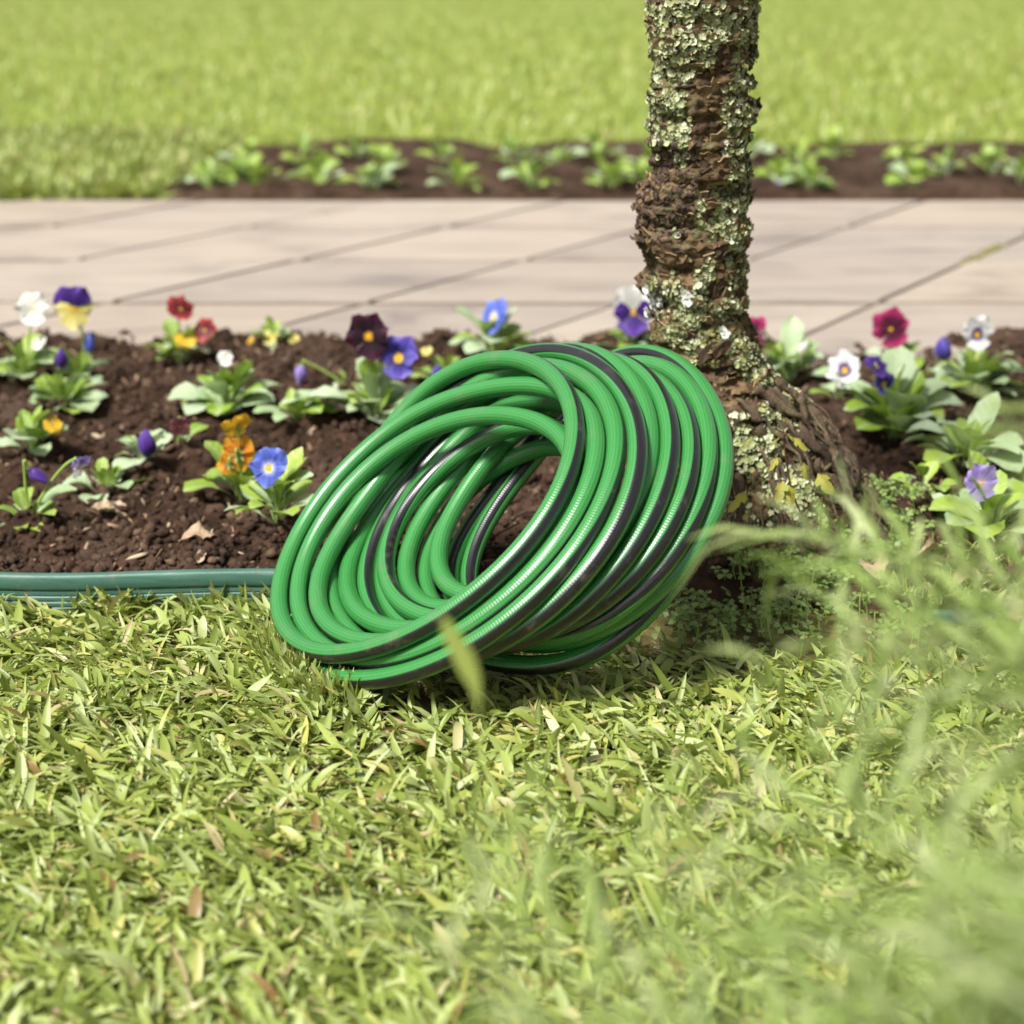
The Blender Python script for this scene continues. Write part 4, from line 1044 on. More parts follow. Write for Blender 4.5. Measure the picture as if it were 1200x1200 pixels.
Ye = (.72, .42, .02)
PAL = {
    'white': [(0, (.7, .6, .1)), (.14, (.78, .77, .66)), (1, (.80, .80, .77))],
    'white_blotch': [(0, Ye), (.12, Ye), (.18, (.07, .03, .2)), (.30, (.10, .06, .26)), (.40, (.76, .75, .76)), (1, (.82, .81, .79))],
    'maroon': [(0, (.75, .38, .02)), (.13, (.6, .28, .02)), (.2, (.012, .002, .008)), (.6, (.022, .003, .012)), (.85, (.055, .006, .022)), (1, (.09, .012, .035))],
    'violet': [(0, Ye), (.17, Ye), (.23, (.02, .015, .12)), (.5, (.04, .03, .26)), (.8, (.11, .08, .42)), (1, (.22, .15, .55))],
    'blue': [(0, Ye), (.13, (.75, .6, .08)), (.17, (.72, .74, .8)), (.27, (.30, .34, .72)), (.45, (.075, .11, .50)), (.85, (.12, .17, .60)), (1, (.24, .27, .66))],
    'purple': [(0, Ye), (.15, (.03, .008, .09)), (.5, (.05, .014, .18)), (1, (.12, .045, .34))],
    'lavender': [(0, Ye), (.15, (.5, .4, .6)), (.5, (.28, .19, .55)), (1, (.42, .34, .66))],
    'red': [(0, Ye), (.14, (.10, .008, .012)), (.5, (.16, .012, .018)), (.8, (.32, .03, .03)), (1, (.45, .09, .04))],
    'yellow': [(0, (.6, .25, .01)), (.2, (.72, .40, .015)), (1, (.80, .52, .04))],
    'paleyellow': [(0, (.5, .3, .02)), (.3, (.62, .52, .12)), (1, (.76, .68, .30))],
    'orange': [(0, (.5, .1, .01)), (.4, (.66, .22, .012)), (1, (.78, .40, .03))],
    'magenta': [(0, (.6, .3, .02)), (.12, (.06, .004, .02)), (.5, (.09, .005, .03)), (.66, (.30, .012, .085)), (1, (.42, .04, .15))],
    'pinkwilt': [(0, (.2, .05, .06)), (.5, (.24, .06, .10)), (1, (.36, .14, .17))],
}
PM = {k: m_petal(k, v) for k, v in PAL.items()}
PM['eye'] = m_simple('flower_eye', (.75, .45, .02), .6)


def petal_mesh(seed, wid, cup, ruf):
    g = np.random.default_rng(seed)
    nt, m = 8, 7
    V, U_ = [], []
    ph = g.uniform(0, 6, 4)
    for i in range(nt):
        t = i / (nt - 1)
        w = wid * (math.sin(math.pi * (.10 + .76 * t ** .9)) ** .8) * (.25 + .75 * min(1, t * 1.8))
        for j in range(m):
            s = -1 + 2 * j / (m - 1)
            rr = t * (1 - .17 * s * s * t) * (1 + .045 * math.sin(3 * s + ph[0]) * t)
            x = .03 + rr
            y = s * w
            z = cup * t * t + ruf * math.sin(4.5 * s + ph[1]) * t ** 2 + ruf * .6 * math.sin(9 * s + ph[2]) * t ** 4 - .06 * abs(s) * t
            V.append((x, y, z))
            U_.append((math.hypot(rr, y * .8), s * .5 + .5))
    F = [(i * m + j, (i + 1) * m + j, (i + 1) * m + j + 1, i * m + j + 1) for i in range(nt - 1) for j in range(m - 1)]
    me = mesh_py('petal', V, F)
    set_uv(me, U_)
    return me


_pet = {'up': [petal_mesh(k, .58, -.02, .09) for k in range(3)], 'side': [petal_mesh(10 + k, .50, .05, .08) for k in range(3)],
        'low': [petal_mesh(20 + k, .72, .08, .08) for k in range(3)]}
_cache = {}


def pet(kind, k, pal):
    key = (kind, k, pal)
    if key not in _cache:
        _cache[key] = with_mat(_pet[kind][k], PM[pal])
    return _cache[key]


def eye_mesh():
    V = Vi * np.array([.075, .06, .05])
    return mesh_py('flower', V, Fi)


EYE = with_mat(eye_mesh(), PM['eye'])
SEP = None


def sepal_mesh():
    mb_ = MB()
    for k in range(5):
        a_ = k * 2 * math.pi / 5
        c, s = math.cos(a_), math.sin(a_)
        pts = [(0, -.05, 0), (.28, -.09, .05), (.52, 0, .16), (.28, .09, .05), (0, .05, 0)]
        mb_.add([(x * c - y * s, x * s + y * c, z) for x, y, z in pts], [(0, 1, 3, 4), (1, 2, 3)])
    return mb_.mesh('sepals')


SEP = with_mat(sepal_mesh(), M['leaf_bright'])


def aim(normal, up=Vector((0, 0, 1)), roll=0):
    z = Vector(normal).normalized()
    y = (up - z * up.dot(z)).normalized()
    x = y.cross(z)
    m = Matrix((x, y, z)).transposed()
    return (m @ Matrix.Rotation(roll, 3, 'Z')).to_euler()


def flower(root, pos, diam, pal, yaw=0, pitch=15, roll=0, upper=None, shape=1.0):
    """pos in world; yaw 0 faces the lawn side of the bed, pitch tilts the face upwards"""
    y, p = R(yaw), R(pitch)
    nrm = Vector((math.sin(y) * math.cos(p), -math.cos(y) * math.cos(p), math.sin(p)))
    s = diam * .52
    f = obj('flower', EYE, None, root, pos - root.location, aim(nrm, roll=R(roll)), s)
    g = random
    spec = [('up', 62, -.05, 1.0), ('up', 118, -.07, 1.0), ('side', 8, .0, .88), ('side', 172, .01, .88), ('low', 270, .03, .92)]
    for kind, ang, dz, ln in spec:
        pm = pet(kind, g.randrange(3), (upper or pal) if kind == 'up' else pal)
        o = obj('petal', pm, None, f, (0, 0, dz))
        e = Matrix.Rotation(R(ang + g.uniform(-5, 5)), 3, 'Z') @ Matrix.Rotation(R(g.uniform(-20, 9) * shape), 3, 'Y') @ Matrix.Rotation(R(g.uniform(-11, 11) * shape), 3, 'X')
        o.rotation_euler = e.to_euler()
        o.scale = (ln * (1.15 if upper and kind == 'up' else 1.0) * g.uniform(.92, 1.06),) * 3
    o = obj('sepals', SEP, None, f, (0, 0, -.16), (math.pi, 0, 0), .9)
    return nrm


def bud_mesh(seed):
    g = np.random.default_rng(seed)
    V, U_ = [], []
    nr, ns = 9, 16
    for i in range(nr):
        t = i / (nr - 1)
        r = .30 * math.sin(math.pi * (.06 + .9 * t ** .85)) ** .8 * (1 - .25 * t)
        for j in range(ns):
            a = 2 * math.pi * j / ns
            tw_ = a + 1.4 * t
            rr = r * (1 + .20 * math.cos(3 * tw_ + g.uniform(-.15, .15)) * (.3 + t))
            V.append((rr * math.cos(a), rr * math.sin(a), t))
            U_.append((.45 + .5 * t * (1 + .2 * math.cos(3 * tw_)), j / ns * 3))
    F = [(i * ns + j, i * ns + (j + 1) % ns, (i + 1) * ns + (j + 1) % ns, (i + 1) * ns + j) for i in range(nr - 1) for j in range(ns)]
    me = mesh_py('bud', V, F)
    set_uv(me, U_)
    return me


_bud = [bud_mesh(k) for k in range(3)]


def bud(root, pos, length, pal, direction, fat=1.0):
    k = random.randrange(3)
    key = ('bud', k, pal)
    if key not in _cache:
        _cache[key] = with_mat(_bud[k], PM[pal])
    d = Vector(direction).normalized()
    o = obj('bud', _cache[key], None, root, Vector(pos) - root.location, d.to_track_quat('Z', 'Y').to_euler(), (length * fat, length * fat, length))
    obj('sepals', SEP, None, o, (0, 0, -.02), (0, 0, random.random()), .62)


def stem(root, p0, p1, rad=.0016, hook=None, bow=(0, 0, 0)):
    p0, p1 = np.array(p0), np.array(p1)
    mid = (p0 + p1) / 2 + np.array(bow)
    mid[2] += abs(p1[2] - p0[2]) * .15
    pts = bez(p0, mid, p1, 12)
    if hook is not None:
        pts = np.vstack([pts, bez(p1, p1 + np.array((0, 0, .008)) + np.array(hook) * .3, np.array(p1) + np.array(hook), 7)[1:]])
    V, F = tube_arrays(pts - np.array(root.location), np.linspace(rad * 1.15, rad * .85, len(pts)), 7)
    return obj('stem', mesh_py('stem', V, F), M['stem'], root)


def plant(px, py, label, leaves=12, size=.05, pale=.55, flowers=(), buds=(), seed=0, spread=1.0, group='pansies in the flower bed', zoff=0.0, dirs=None, cat=None, name=None):
    p = at(px, py, .03)
    p = at(px, py, float(soil_z(p.x, p.y)) if p.y < 2.75 else 0.02)
    far = p.y > 2.75
    root = thing(name or ('bedding_plant' if far else 'pansy_plant'), label, cat or ('bedding plant' if far else 'pansy'), (p.x, p.y, p.z - .004 + zoff), group)
    g = random.Random(seed * 77 + 5)
    k0 = g.uniform(0, 6.28)
    leaves = int(leaves * 1.55)
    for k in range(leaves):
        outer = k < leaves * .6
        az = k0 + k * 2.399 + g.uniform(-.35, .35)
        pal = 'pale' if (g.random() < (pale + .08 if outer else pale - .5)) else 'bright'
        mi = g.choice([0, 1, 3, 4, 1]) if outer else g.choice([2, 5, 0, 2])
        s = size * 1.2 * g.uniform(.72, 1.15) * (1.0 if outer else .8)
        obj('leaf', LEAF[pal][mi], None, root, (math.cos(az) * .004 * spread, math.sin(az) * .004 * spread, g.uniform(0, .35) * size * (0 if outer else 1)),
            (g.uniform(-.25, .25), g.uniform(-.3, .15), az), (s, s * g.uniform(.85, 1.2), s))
    for d in (dirs or ()):      # hand placed leaves: azimuth, size, mesh, palette, extra pitch, height
        az, s, mi, pal, pt, hz = d
        obj('leaf', LEAF[pal][mi], None, root, (0, 0, hz), (0, R(pt), R(az)), s)
    base = Vector(root.location) + Vector((0, 0, .005))
    for f in flowers:
        fx, fy, d, pal = f[:4]
        kw = dict(f[4]) if len(f) > 4 else {}
        pos = at_y(fx, fy, p.y + kw.pop('dy', -.012))
        dm = d / px_per_m(pos)
        bow = kw.pop('bow', (0, 0, 0))
        nr = flower(root, pos, dm, pal, **kw)
        stem(root, base + Vector((g.uniform(-.006, .006), g.uniform(-.006, .006), 0)), pos - nr * dm * .22 + Vector((0, 0, .006)), .0017, hook=tuple(nr * dm * .13 - Vector((0, 0, .006))), bow=bow)
    for b_ in buds:
        bx, by, ln, pal, dr = b_[:5]
        kw = dict(b_[5]) if len(b_) > 5 else {}
        pos = at_y(bx, by, p.y + kw.pop('dy', -.008))
        L = ln / px_per_m(pos)
        d = Vector(dr).normalized()
        start = pos - d * L * .5
        top = kw.pop('top', None)
        if kw.pop('stem', True):
            if top:
                tp = at_y(top[0], top[1], p.y - .008)
                stem(root, base, tp, .0017, hook=tuple(start - tp))
            else:
                stem(root, base, start, .0016)
        bud(root, start, L, pal, d, kw.get('fat', 1.0))
    return root


# left side of the bed, back row
plant(28, 452, 'pansy with a large white flower at the left end of the back row', 15, .062, .5, [(38, 362, 42, 'white', dict(yaw=10)), (47, 403, 20, 'white', dict(yaw=-30, pitch=40))], [], 1)
plant(92, 450, 'pansy with a tall purple and yellow flower at the left of the back row', 9, .05, .5, [(86, 362, 50, 'paleyellow', dict(upper='purple', yaw=20, bow=(.02, 0, 0)))], [(105, 401, 24, 'blue', (0.1, 0, 1))], 2)
plant(76, 492, 'leafy pansy with one small closed purple bud, left of the middle rows', 20, .066, .75, [], [(72, 420, 26, 'purple', (.15, -.2, 1), dict(dy=-.02))], 3)
plant(212, 425, 'pansy with two red flowers and a yellow one in the back row', 12, .055, .5, [(212, 362, 36, 'red', dict(yaw=35, pitch=30)), (240, 387, 32, 'red', dict(yaw=-15, pitch=30)), (218, 400, 32, 'yellow', dict(pitch=50))], [], 4)
plant(268, 485, 'bushy pansy with one small white flower in front of the red ones', 20, .068, .55, [(264, 421, 22, 'white', dict(yaw=25, pitch=30))], [], 5, dirs=[(20, .085, 4, 'pale', 0, .01), (200, .07, 1, 'bright', 0, 0)])
plant(322, 405, 'low pansy with pale yellow flowers at the edge of the path', 10, .042, .3, [(317, 396, 24, 'paleyellow', dict(pitch=40)), (344, 398, 18, 'paleyellow', dict(pitch=60)), (297, 402, 16, 'yellow', dict(pitch=40))], [], 6)
plant(408, 455, 'drooping mauve pansy bud on one long bent stem', 2, .03, .4, [], [(352, 440, 26, 'lavender', (-.1, -.1, -1), dict(top=(358, 424)))], 7)
plant(440, 492, 'broad rosette pansy with a dark maroon flower above a violet one', 20, .066, .7, [(432, 394, 58, 'maroon', dict(yaw=-5, pitch=5, roll=12)), (467, 420, 54, 'violet', dict(yaw=-12, pitch=25))], [],
      8, dirs=[(178, .135, 4, 'pale', 8, .0), (196, .11, 1, 'pale', 5, 0), (330, .07, 4, 'pale', 5, 0), (110, .085, 2, 'pale', 0, .01)])
plant(518, 452, 'pansy with a half open violet bud beside the hose', 10, .045, .35, [(500, 412, 16, 'paleyellow', dict(pitch=50))], [(512, 437, 26, 'violet', (.2, -.4, .7))], 9)
plant(578, 418, 'pansy with a ragged blue flower seen side on behind the hose', 14, .058, .3, [(578, 372, 46, 'blue', dict(yaw=-50, pitch=15, roll=20))], [], 10,
      dirs=[(165, .085, 5, 'pale', 30, .02), (15, .07, 5, 'pale', 15, .02)])
plant(735, 412, 'pansy with a white and dark purple flower left of the trunk', 8, .05, .4, [(742, 366, 56, 'purple', dict(upper='white', yaw=5, pitch=10))], [], 11)
plant(922, 450, 'pansy with a magenta flower seen side on right of the trunk', 14, .068, .75, [(886, 392, 46, 'magenta', dict(yaw=-70, pitch=5, roll=15))], [(942, 408, 22, 'white', (.3, -.5, .8))], 12,
      dirs=[(80, .095, 5, 'pale', 0, .01), (20, .07, 2, 'pale', 0, .01)])
plant(985, 470, 'pansy with a white flower marked purple and tipped to one side', 6, .045, .4, [(990, 434, 46, 'white_blotch', dict(yaw=-30, pitch=10, roll=35))], [], 13)
plant(1048, 520, 'large leafy pansy with blue violet flowers right of the root base', 24, .085, .5, [(1028, 430, 32, 'purple', dict(yaw=25, pitch=45)), (1036, 450, 28, 'violet', dict(yaw=10, pitch=-10))], [], 14,
      dirs=[(75, .115, 2, 'pale', -8, .02), (20, .11, 0, 'pale', 0, .01), (160, .08, 3, 'pale', 0, .01)])
plant(1052, 432, 'pansy with a magenta flower with a near black centre by the path', 8, .05, .4, [(1044, 386, 50, 'magenta', dict(yaw=-10, pitch=10, roll=20))], [], 15)
plant(1140, 465, 'pansy with a white flower with dark markings and a violet bud by the path', 18, .07, .5, [(1145, 392, 44, 'white_blotch', dict(yaw=5, pitch=5))], [(1106, 408, 30, 'violet', (-.2, -.3, .9), dict(fat=1.2))], 16,
      dirs=[(10, .085, 4, 'pale', 0, .015), (340, .07, 0, 'pale', 0, .01)])
plant(1130, 555, 'flowerless pansy with raised pale leaves at the right of the bed', 13, .075, .7, [], [], 17, dirs=[(35, .10, 5, 'pale', 8, .01), (170, .09, 1, 'pale', 0, .02), (300, .09, 4, 'pale', 0, .02)])
plant(1158, 632, 'pansy with a greyish lavender flower among leaves at the right edge', 12, .075, .6, [(1150, 566, 46, 'lavender', dict(yaw=10, pitch=10))], [], 18)
# left side, front rows
plant(38, 532, 'pansy with a folded yellow flower at the left edge', 12, .055, .6, [(62, 500, 26, 'yellow', dict(yaw=40, pitch=50))], [], 19)
plant(34, 618, 'pansy with a nodding purple bud on a hooked stem at the front left', 8, .042, .25, [(93, 548, 30, 'white', dict(yaw=60, pitch=-25, upper='lavender', bow=(.01, 0, .02)))], [(45, 558, 27, 'purple', (.75, -.2, -.5), dict(top=(28, 541)))], 20,
      dirs=[(28, .075, 0, 'pale', 6, .0)])
plant(172, 542, 'small pansy with one upright purple bud in the middle of bare soil', 8, .045, .75, [], [(172, 519, 34, 'purple', (.05, -.1, 1), dict(fat=1.15, dy=-.026))], 21)
plant(122, 585, 'small flowerless pansy beside a dry leaf at the front left', 10, .046, .5, [], [], 22, dirs=[(50, .065, 3, 'pale', 0, .01)])
plant(284, 585, 'pansy with frilly orange and yellow flowers seen from behind', 8, .055, .45, [(277, 500, 40, 'yellow', dict(yaw=-150, pitch=35)), (280, 532, 44, 'orange', dict(yaw=170, pitch=0)), (268, 545, 30, 'orange', dict(yaw=200, pitch=-20))], [], 23,
      dirs=[(155, .085, 2, 'bright', 5, .0), (190, .06, 0, 'bright', 0, .0)])
plant(325, 612, 'pansy with a clear blue flower with a white and yellow centre', 11, .055, .45, [(315, 549, 50, 'blue', dict(yaw=-8, pitch=8, roll=-8))], [], 24, dirs=[(15, .075, 2, 'bright', 0, .01), (50, .08, 5, 'bright', 10, .01)])
plant(212, 522, 'wilted dusky pink pansy lying low on the soil', 3, .035, .5, [(211, 500, 30, 'pinkwilt', dict(yaw=10, pitch=-25))], [], 25)
plant(352, 500, 'small flowerless pansy with long leaves left of the maroon flower', 9, .05, .7, [], [], 26)
plant(1082, 580, 'small yellow green seedling of pansy at the edge of the bare soil', 6, .042, .1, [], [], 27)

# ------------------------------------------------------------------ bed and lawn beyond the path
xs = np.linspace(-.96, 9, 90)
ys = np.linspace(ROW_Y[-1] + .012, 5.75, 26)
X, Y = np.meshgrid(xs, ys)
X = X + .12 * vnoise(np.stack([X * 0 + 3, Y * 3, X * 0], -1)) * (X < -.8)
Z = .028 + .02 * fbm(np.stack([X * 9, Y * 9, X * 0], -1), 3)
Z[0] = Z[-1] = -.02
Z[:, 0] = -.02
nx = len(xs)
ii = (np.arange(len(ys) - 1)[:, None] * nx + np.arange(nx - 1)[None]).ravel()
obj('far_flower_bed_soil', mesh_np('far_flower_bed_soil', np.stack([X, Y, Z], -1).reshape(-1, 3), np.stack([ii, ii + 1, ii + nx + 1, ii + nx], -1)), M['soil'], kind='structure')
FAR = [(248, 227), (300, 226), (375, 222), (437, 227), (540, 226), (622, 224), (712, 224), (752, 219), (915, 222), (948, 226), (1072, 224), (1195, 216), (276, 224)]
ORD = 'first second third fourth fifth sixth seventh eighth ninth tenth eleventh twelfth thirteenth fourteenth fifteenth sixteenth'.split()
FAR.sort()
for k, (px, py) in enumerate(FAR):
    fl = [(915, 218, 16, 'lavender', dict(pitch=30))] if px == 915 else []
    plant(px, py, ORD[k] + ' bright green bedding plant from the left along the far edge of the path', 9, .085, .35, fl, [], 40 + k, group='bedding plants beyond the path')
rr_ = random.Random(3)
for k in range(16):
    px = 300 + k * 57 + rr_.uniform(-18, 18)
    plant(px, rr_.uniform(188, 208), ORD[k] + ' small bedding plant from the left in the rear row before the far lawn', 7, .085, .35, [], [], 60 + k, group='bedding plants beyond the path')
# ------------------------------------------------------------------ grass
def blades(pos, az, length, width, e0, bend, nrow=4):
    """broad creased blades; returns verts, faces (tri), uv"""
    n = len(pos)
    t = np.linspace(0, 1, nrow + 1)
    wprof = np.array([.80, 1.0, .96, .66, .07]) if nrow == 4 else np.interp(t, [0, .3, .6, 1], [.6, 1, .8, .06])
    el = e0[:, None] - bend[:, None] * t[None]
    dl = length[:, None] / nrow
    hx = np.concatenate([np.zeros((n, 1)), np.cumsum(np.cos(el[:, :-1]) * dl, 1)], 1)
    hz = np.concatenate([np.zeros((n, 1)), np.cumsum(np.sin(el[:, :-1]) * dl, 1)], 1)
    d = np.stack([np.cos(az), np.sin(az)], -1)
    s = np.stack([-np.sin(az), np.cos(az)], -1)
    roll = RNG.normal(0, .45, n)
    twist = roll[:, None] + RNG.normal(0, .35, n)[:, None] * t[None]
    V = np.empty((n, nrow + 1, 3, 3))
    sway = RNG.normal(0, .12, n)[:, None] * t[None] ** 2 * length[:, None]
    for j, q in enumerate((-1, 0, 1)):
        off = q * width[:, None] * .5 * wprof[None]
        up = abs(q) * width[:, None] * .16 * wprof[None]
        sx = off * np.cos(twist) + sway
        nxl = up + off * np.sin(twist)
        V[:, :, j, 0] = pos[:, None, 0] + d[:, None, 0] * (hx - nxl * np.sin(el)) + s[:, None, 0] * sx
        V[:, :, j, 1] = pos[:, None, 1] + d[:, None, 1] * (hx - nxl * np.sin(el)) + s[:, None, 1] * sx
        V[:, :, j, 2] = pos[:, None, 2] + hz + nxl * np.cos(el)
    F = []
    for k in range(nrow):
        for j in range(2):
            a_ = k * 3 + j
            F.append((a_, a_ + 1, a_ + 4, a_ + 3))
    m = (nrow + 1) * 3
    FF = (np.array(F)[None] + (np.arange(n) * m)[:, None, None]).reshape(-1, 4)
    uv = np.stack(np.broadcast_arrays(np.tile(np.array([0., .5, 1.]), nrow + 1)[None], np.repeat(t, 3)[None] + np.zeros((n, 1))), -1)
    uv = np.broadcast_to(uv, (n, m, 2)).reshape(-1, 2)
    return V.reshape(-1, 3), FF, uv


def grass_obj(name, mat, pos, az, ln, wd, e0, bend, nrow=4):
    V, F, uv = blades(pos, az, ln, wd, e0, bend, nrow)
    V[:, 2] = np.maximum(V[:, 2], -.004)
    me = mesh_np(name, V, F)
    set_uv(me, uv)
    return obj(name, me, mat, kind='stuff')


hose_low = hp[hp[:, 2] < .05]


def lawn_points(n, y0, y1, xr=.40, x_extra=.12):
    y = y0 + (y1 - y0) * RNG.random(n)
    x = RNG.uniform(-1, 1, n) * (xr * y + x_extra)
    return np.stack([x, y, np.zeros(n)], -1)


def lawn_mask(P):
    """thin the lawn under the hose, at the tree and at the bed"""
    x, y = P[:, 0], P[:, 1]
    k = np.ones(len(P), bool)
    edge = np.where(x < .08, 1.536, np.where(x < .45, 1.50 - .10 * np.clip((x - .08) / .1, 0, 1), 1.56))
    k &= y < edge
    # under the hose
    d = np.full(len(P), 9.)
    for q in hose_low[::6]:
        d = np.minimum(d, np.hypot(x - q[0], y - q[1]))
    k &= d > .011
    inside = (d < .09) & (y > 1.36) & (x > -.12) & (x < .16)
    k &= ~(inside & (RNG.random(len(P)) < .75))
    # bare patches
    v = vnoise(np.stack([x * 16, y * 16, x * 0 + 5], -1)) + .5 * vnoise(np.stack([x * 40, y * 40, x * 0 + 9], -1))
    k &= ~((v > .62) & (RNG.random(len(P)) < .75))
    return k


P = lawn_points(64000, .60, 1.56)
P = P[lawn_mask(P)]
m = len(P)
tuft = vnoise(np.stack([P[:, 0] * 22, P[:, 1] * 22, P[:, 0] * 0], -1))
tuft2 = vnoise(np.stack([P[:, 0] * 60, P[:, 1] * 60, P[:, 0] * 0 + 4], -1))
az = RNG.uniform(0, 2 * np.pi, m) * .55 + 2.2 * tuft2 + 1.5
e0 = np.radians(np.clip(RNG.normal(27, 19, m), 1, 85))
ln = (.012 + .026 * RNG.random(m) ** 1.2) * (1 + .28 * tuft)
wd = .0028 + .0060 * RNG.random(m) ** 1.4
P[:, 2] = RNG.uniform(-.004, .010, m)
grass_obj('lawn_grass', M['grass'], P, az, ln, wd, e0, np.radians(RNG.normal(38, 28, m)))

P = lawn_points(20000, .60, 1.56)
P = P[lawn_mask(P)]
m = len(P)
P[:, 2] = RNG.uniform(-.003, .005, m)
grass_obj('dry_grass_thatch', M['thatch'], P, RNG.uniform(0, 6.28, m), .012 + .025 * RNG.random(m), .0011 + .0016 * RNG.random(m), np.radians(RNG.normal(8, 10, m)), np.radians(RNG.normal(10, 15, m)))

# taller tufts against the edging and round the hose
n = 1300
x = RNG.uniform(-.75, .08, n)
y = 1.538 - np.abs(RNG.normal(0, .010, n))
k = vnoise(np.stack([x * 24, x * 0 + 3, x * 0], -1)) + RNG.normal(0, .25, n) > -.05
P = np.stack([x, y, x * 0], -1)[k]
m = len(P)
grass_obj('edging_grass', M['grass'], P, RNG.uniform(0, 6.28, m), (.018 + .024 * RNG.random(m)), .0036 + .0046 * RNG.random(m), np.radians(RNG.normal(68, 14, m)), np.radians(RNG.normal(35, 20, m)))
hb = hp[hp[:, 2] < .024]
n = 1500
q = hb[RNG.integers(0, len(hb), n)]
P = q + np.stack([RNG.normal(0, .012, n), -.012 - np.abs(RNG.normal(0, .012, n)), np.zeros(n)], -1)
P[:, 2] = 0
dm_ = np.min(np.hypot(P[:, None, 0] - hb[None, ::4, 0], P[:, None, 1] - hb[None, ::4, 1]), 1)
P = P[dm_ > .0095]
m = len(P)
grass_obj('hose_grass', M['grass'], P, RNG.uniform(0, 6.28, m), .018 + .022 * RNG.random(m), .0038 + .005 * RNG.random(m), np.radians(RNG.normal(62, 16, m)), np.radians(RNG.normal(25, 25, m)))

# thin mossy turf right of the tree
n = 9000
P = np.stack([RNG.uniform(.30, 1.0, n), RNG.uniform(1.52, 1.90, n), np.zeros(n)], -1)
lim = 1.56 + .30 * np.clip((P[:, 0] - .40) / .16, 0, 1)
P = P[(P[:, 1] < lim) & (P[:, 0] > .36)]
P[:, 2] = soil_z(P[:, 0], P[:, 1]) - .002
m = len(P)
grass_obj('mossy_turf', M['grass'], P, RNG.uniform(0, 6.28, m), .008 + .012 * RNG.random(m), .0014 + .002 * RNG.random(m), np.radians(RNG.normal(50, 25, m)), np.radians(RNG.normal(30, 25, m)))

# lawn beyond the path (left), and beyond the far bed
def far_lawn(n, x0, x1, y0, y1, ln0):
    P = np.stack([RNG.uniform(x0, x1, n), y0 + (y1 - y0) * RNG.random(n) ** 1.2, np.zeros(n)], -1)
    m = len(P)
    return P, RNG.uniform(0, 6.28, m), ln0 * (.7 + .7 * RNG.random(m)), ln0 * .16 * (.8 + .6 * RNG.random(m)), np.radians(RNG.normal(55, 18, m)), np.radians(RNG.normal(30, 25, m))


grass_obj('far_lawn_grass', M['grass'], *far_lawn(14000, -2.4, -.90, ROW_Y[-1] + .02, 5.9, .07), 4)
grass_obj('far_lawn_grass', M['grass'], *far_lawn(80000, -9, 9, 5.78, 29, .06), 2)

# ------------------------------------------------------------------ clover at the foot of the tree
def clover_mesh(seed):
    g = np.random.default_rng(seed)
    V, F, U_ = [], [], []
    def leaf(a):
        o = len(V)
        pts = [(0, 0, .0), (.55, -.42, .08), (.98, -.30, .03), (.86, 0, .0), (.98, .30, .03), (.55, .42, .08)]
        c, s = math.cos(a), math.sin(a)
        for x, y, z in pts:
            V.append((x * c - y * s, x * s + y * c, z - .10 * x * x))
            U_.append((.5 + .5 * y, x))
        F.extend([(o, o + 1, o + 3), (o + 1, o + 2, o + 3), (o, o + 3, o + 5), (o + 3, o + 4, o + 5)])
    for k in range(3):
        leaf(k * 2.094 + g.uniform(-.2, .2))
    return np.array(V), np.array(F), np.array(U_)


CL = [clover_mesh(k) for k in range(4)]
reg = []
while len(reg) < 760:
    u = random.random()
    if u < .62:
        px, py = random.gauss(935, 42), random.gauss(655, 24)
    elif u < .67:
        px, py = random.gauss(835, 40), random.gauss(715, 12)
    elif u < .93:
        px, py = random.gauss(1010, 40), random.gauss(640, 18)
    else:
        px, py = random.uniform(790, 1190), random.uniform(700, 760)
    if not (770 < px < 1190 and 610 < py < 770):
        continue
    p = at(px, py, .012)
    d = math.hypot(p.x - .258, p.y - 1.735)
    if d < .118:
        continue
    z0 = float(soil_z(p.x, p.y)) if p.y > 1.56 else 0
    reg.append((p.x, p.y, z0 + random.uniform(.004, .022)))
P = np.array(reg)
m = len(P)
tl = rand_rot(m)
nn = np.stack([RNG.normal(0, .35, m), RNG.normal(-.25, .35, m), np.ones(m)], -1)
nn /= np.linalg.norm(nn, axis=1)[:, None]
a = RNG.uniform(0, 6.28, m)
x = np.stack([np.cos(a), np.sin(a), np.zeros(m)], -1)
x -= nn * (x * nn).sum(1)[:, None]
x /= np.linalg.norm(x, axis=1)[:, None]
rot = np.stack([x, np.cross(nn, x), nn], -1)
V, F = scatter([c[0] for c in CL], CL[0][1], P, .0048 + .004 * RNG.random(m), rot)
me = mesh_np('clover', V, F)
set_uv(me, np.tile(CL[0][2], (m, 1)))
obj('clover', me, M['clover'], kind='stuff')
mb = MB()
for p in P[::2]:
    mb.tube(bez((p[0] + random.gauss(0, .006), p[1] + random.gauss(0, .006), p[2] - .03), p - np.array((0, 0, .012)), p, 4), .0006, 4)
obj('clover_stalks', mb.mesh('clover_stalks'), M['stem'], kind='stuff')

# ------------------------------------------------------------------ seedling with yellow leaves
def lobed_leaf():
    pts = [(0, 0), (.10, .10), (.22, .33), (.40, .38), (.44, .20), (.60, .27), (.82, .20), (1, 0)]
    pts = pts + [(x, -y) for x, y in pts[-2:0:-1]]
    V = [(.45, 0, .03)] + [(x, y, .02 - .22 * abs(y) - .12 * x * x) for x, y in pts]
    F = [(0, k, k % len(pts) + 1) for k in range(1, len(pts) + 1)]
    me = mesh_py('leaf', V, F, False)
    set_uv(me, [(v[1], v[0]) for v in V])
    return with_mat(me, M['yellow_leaf'])


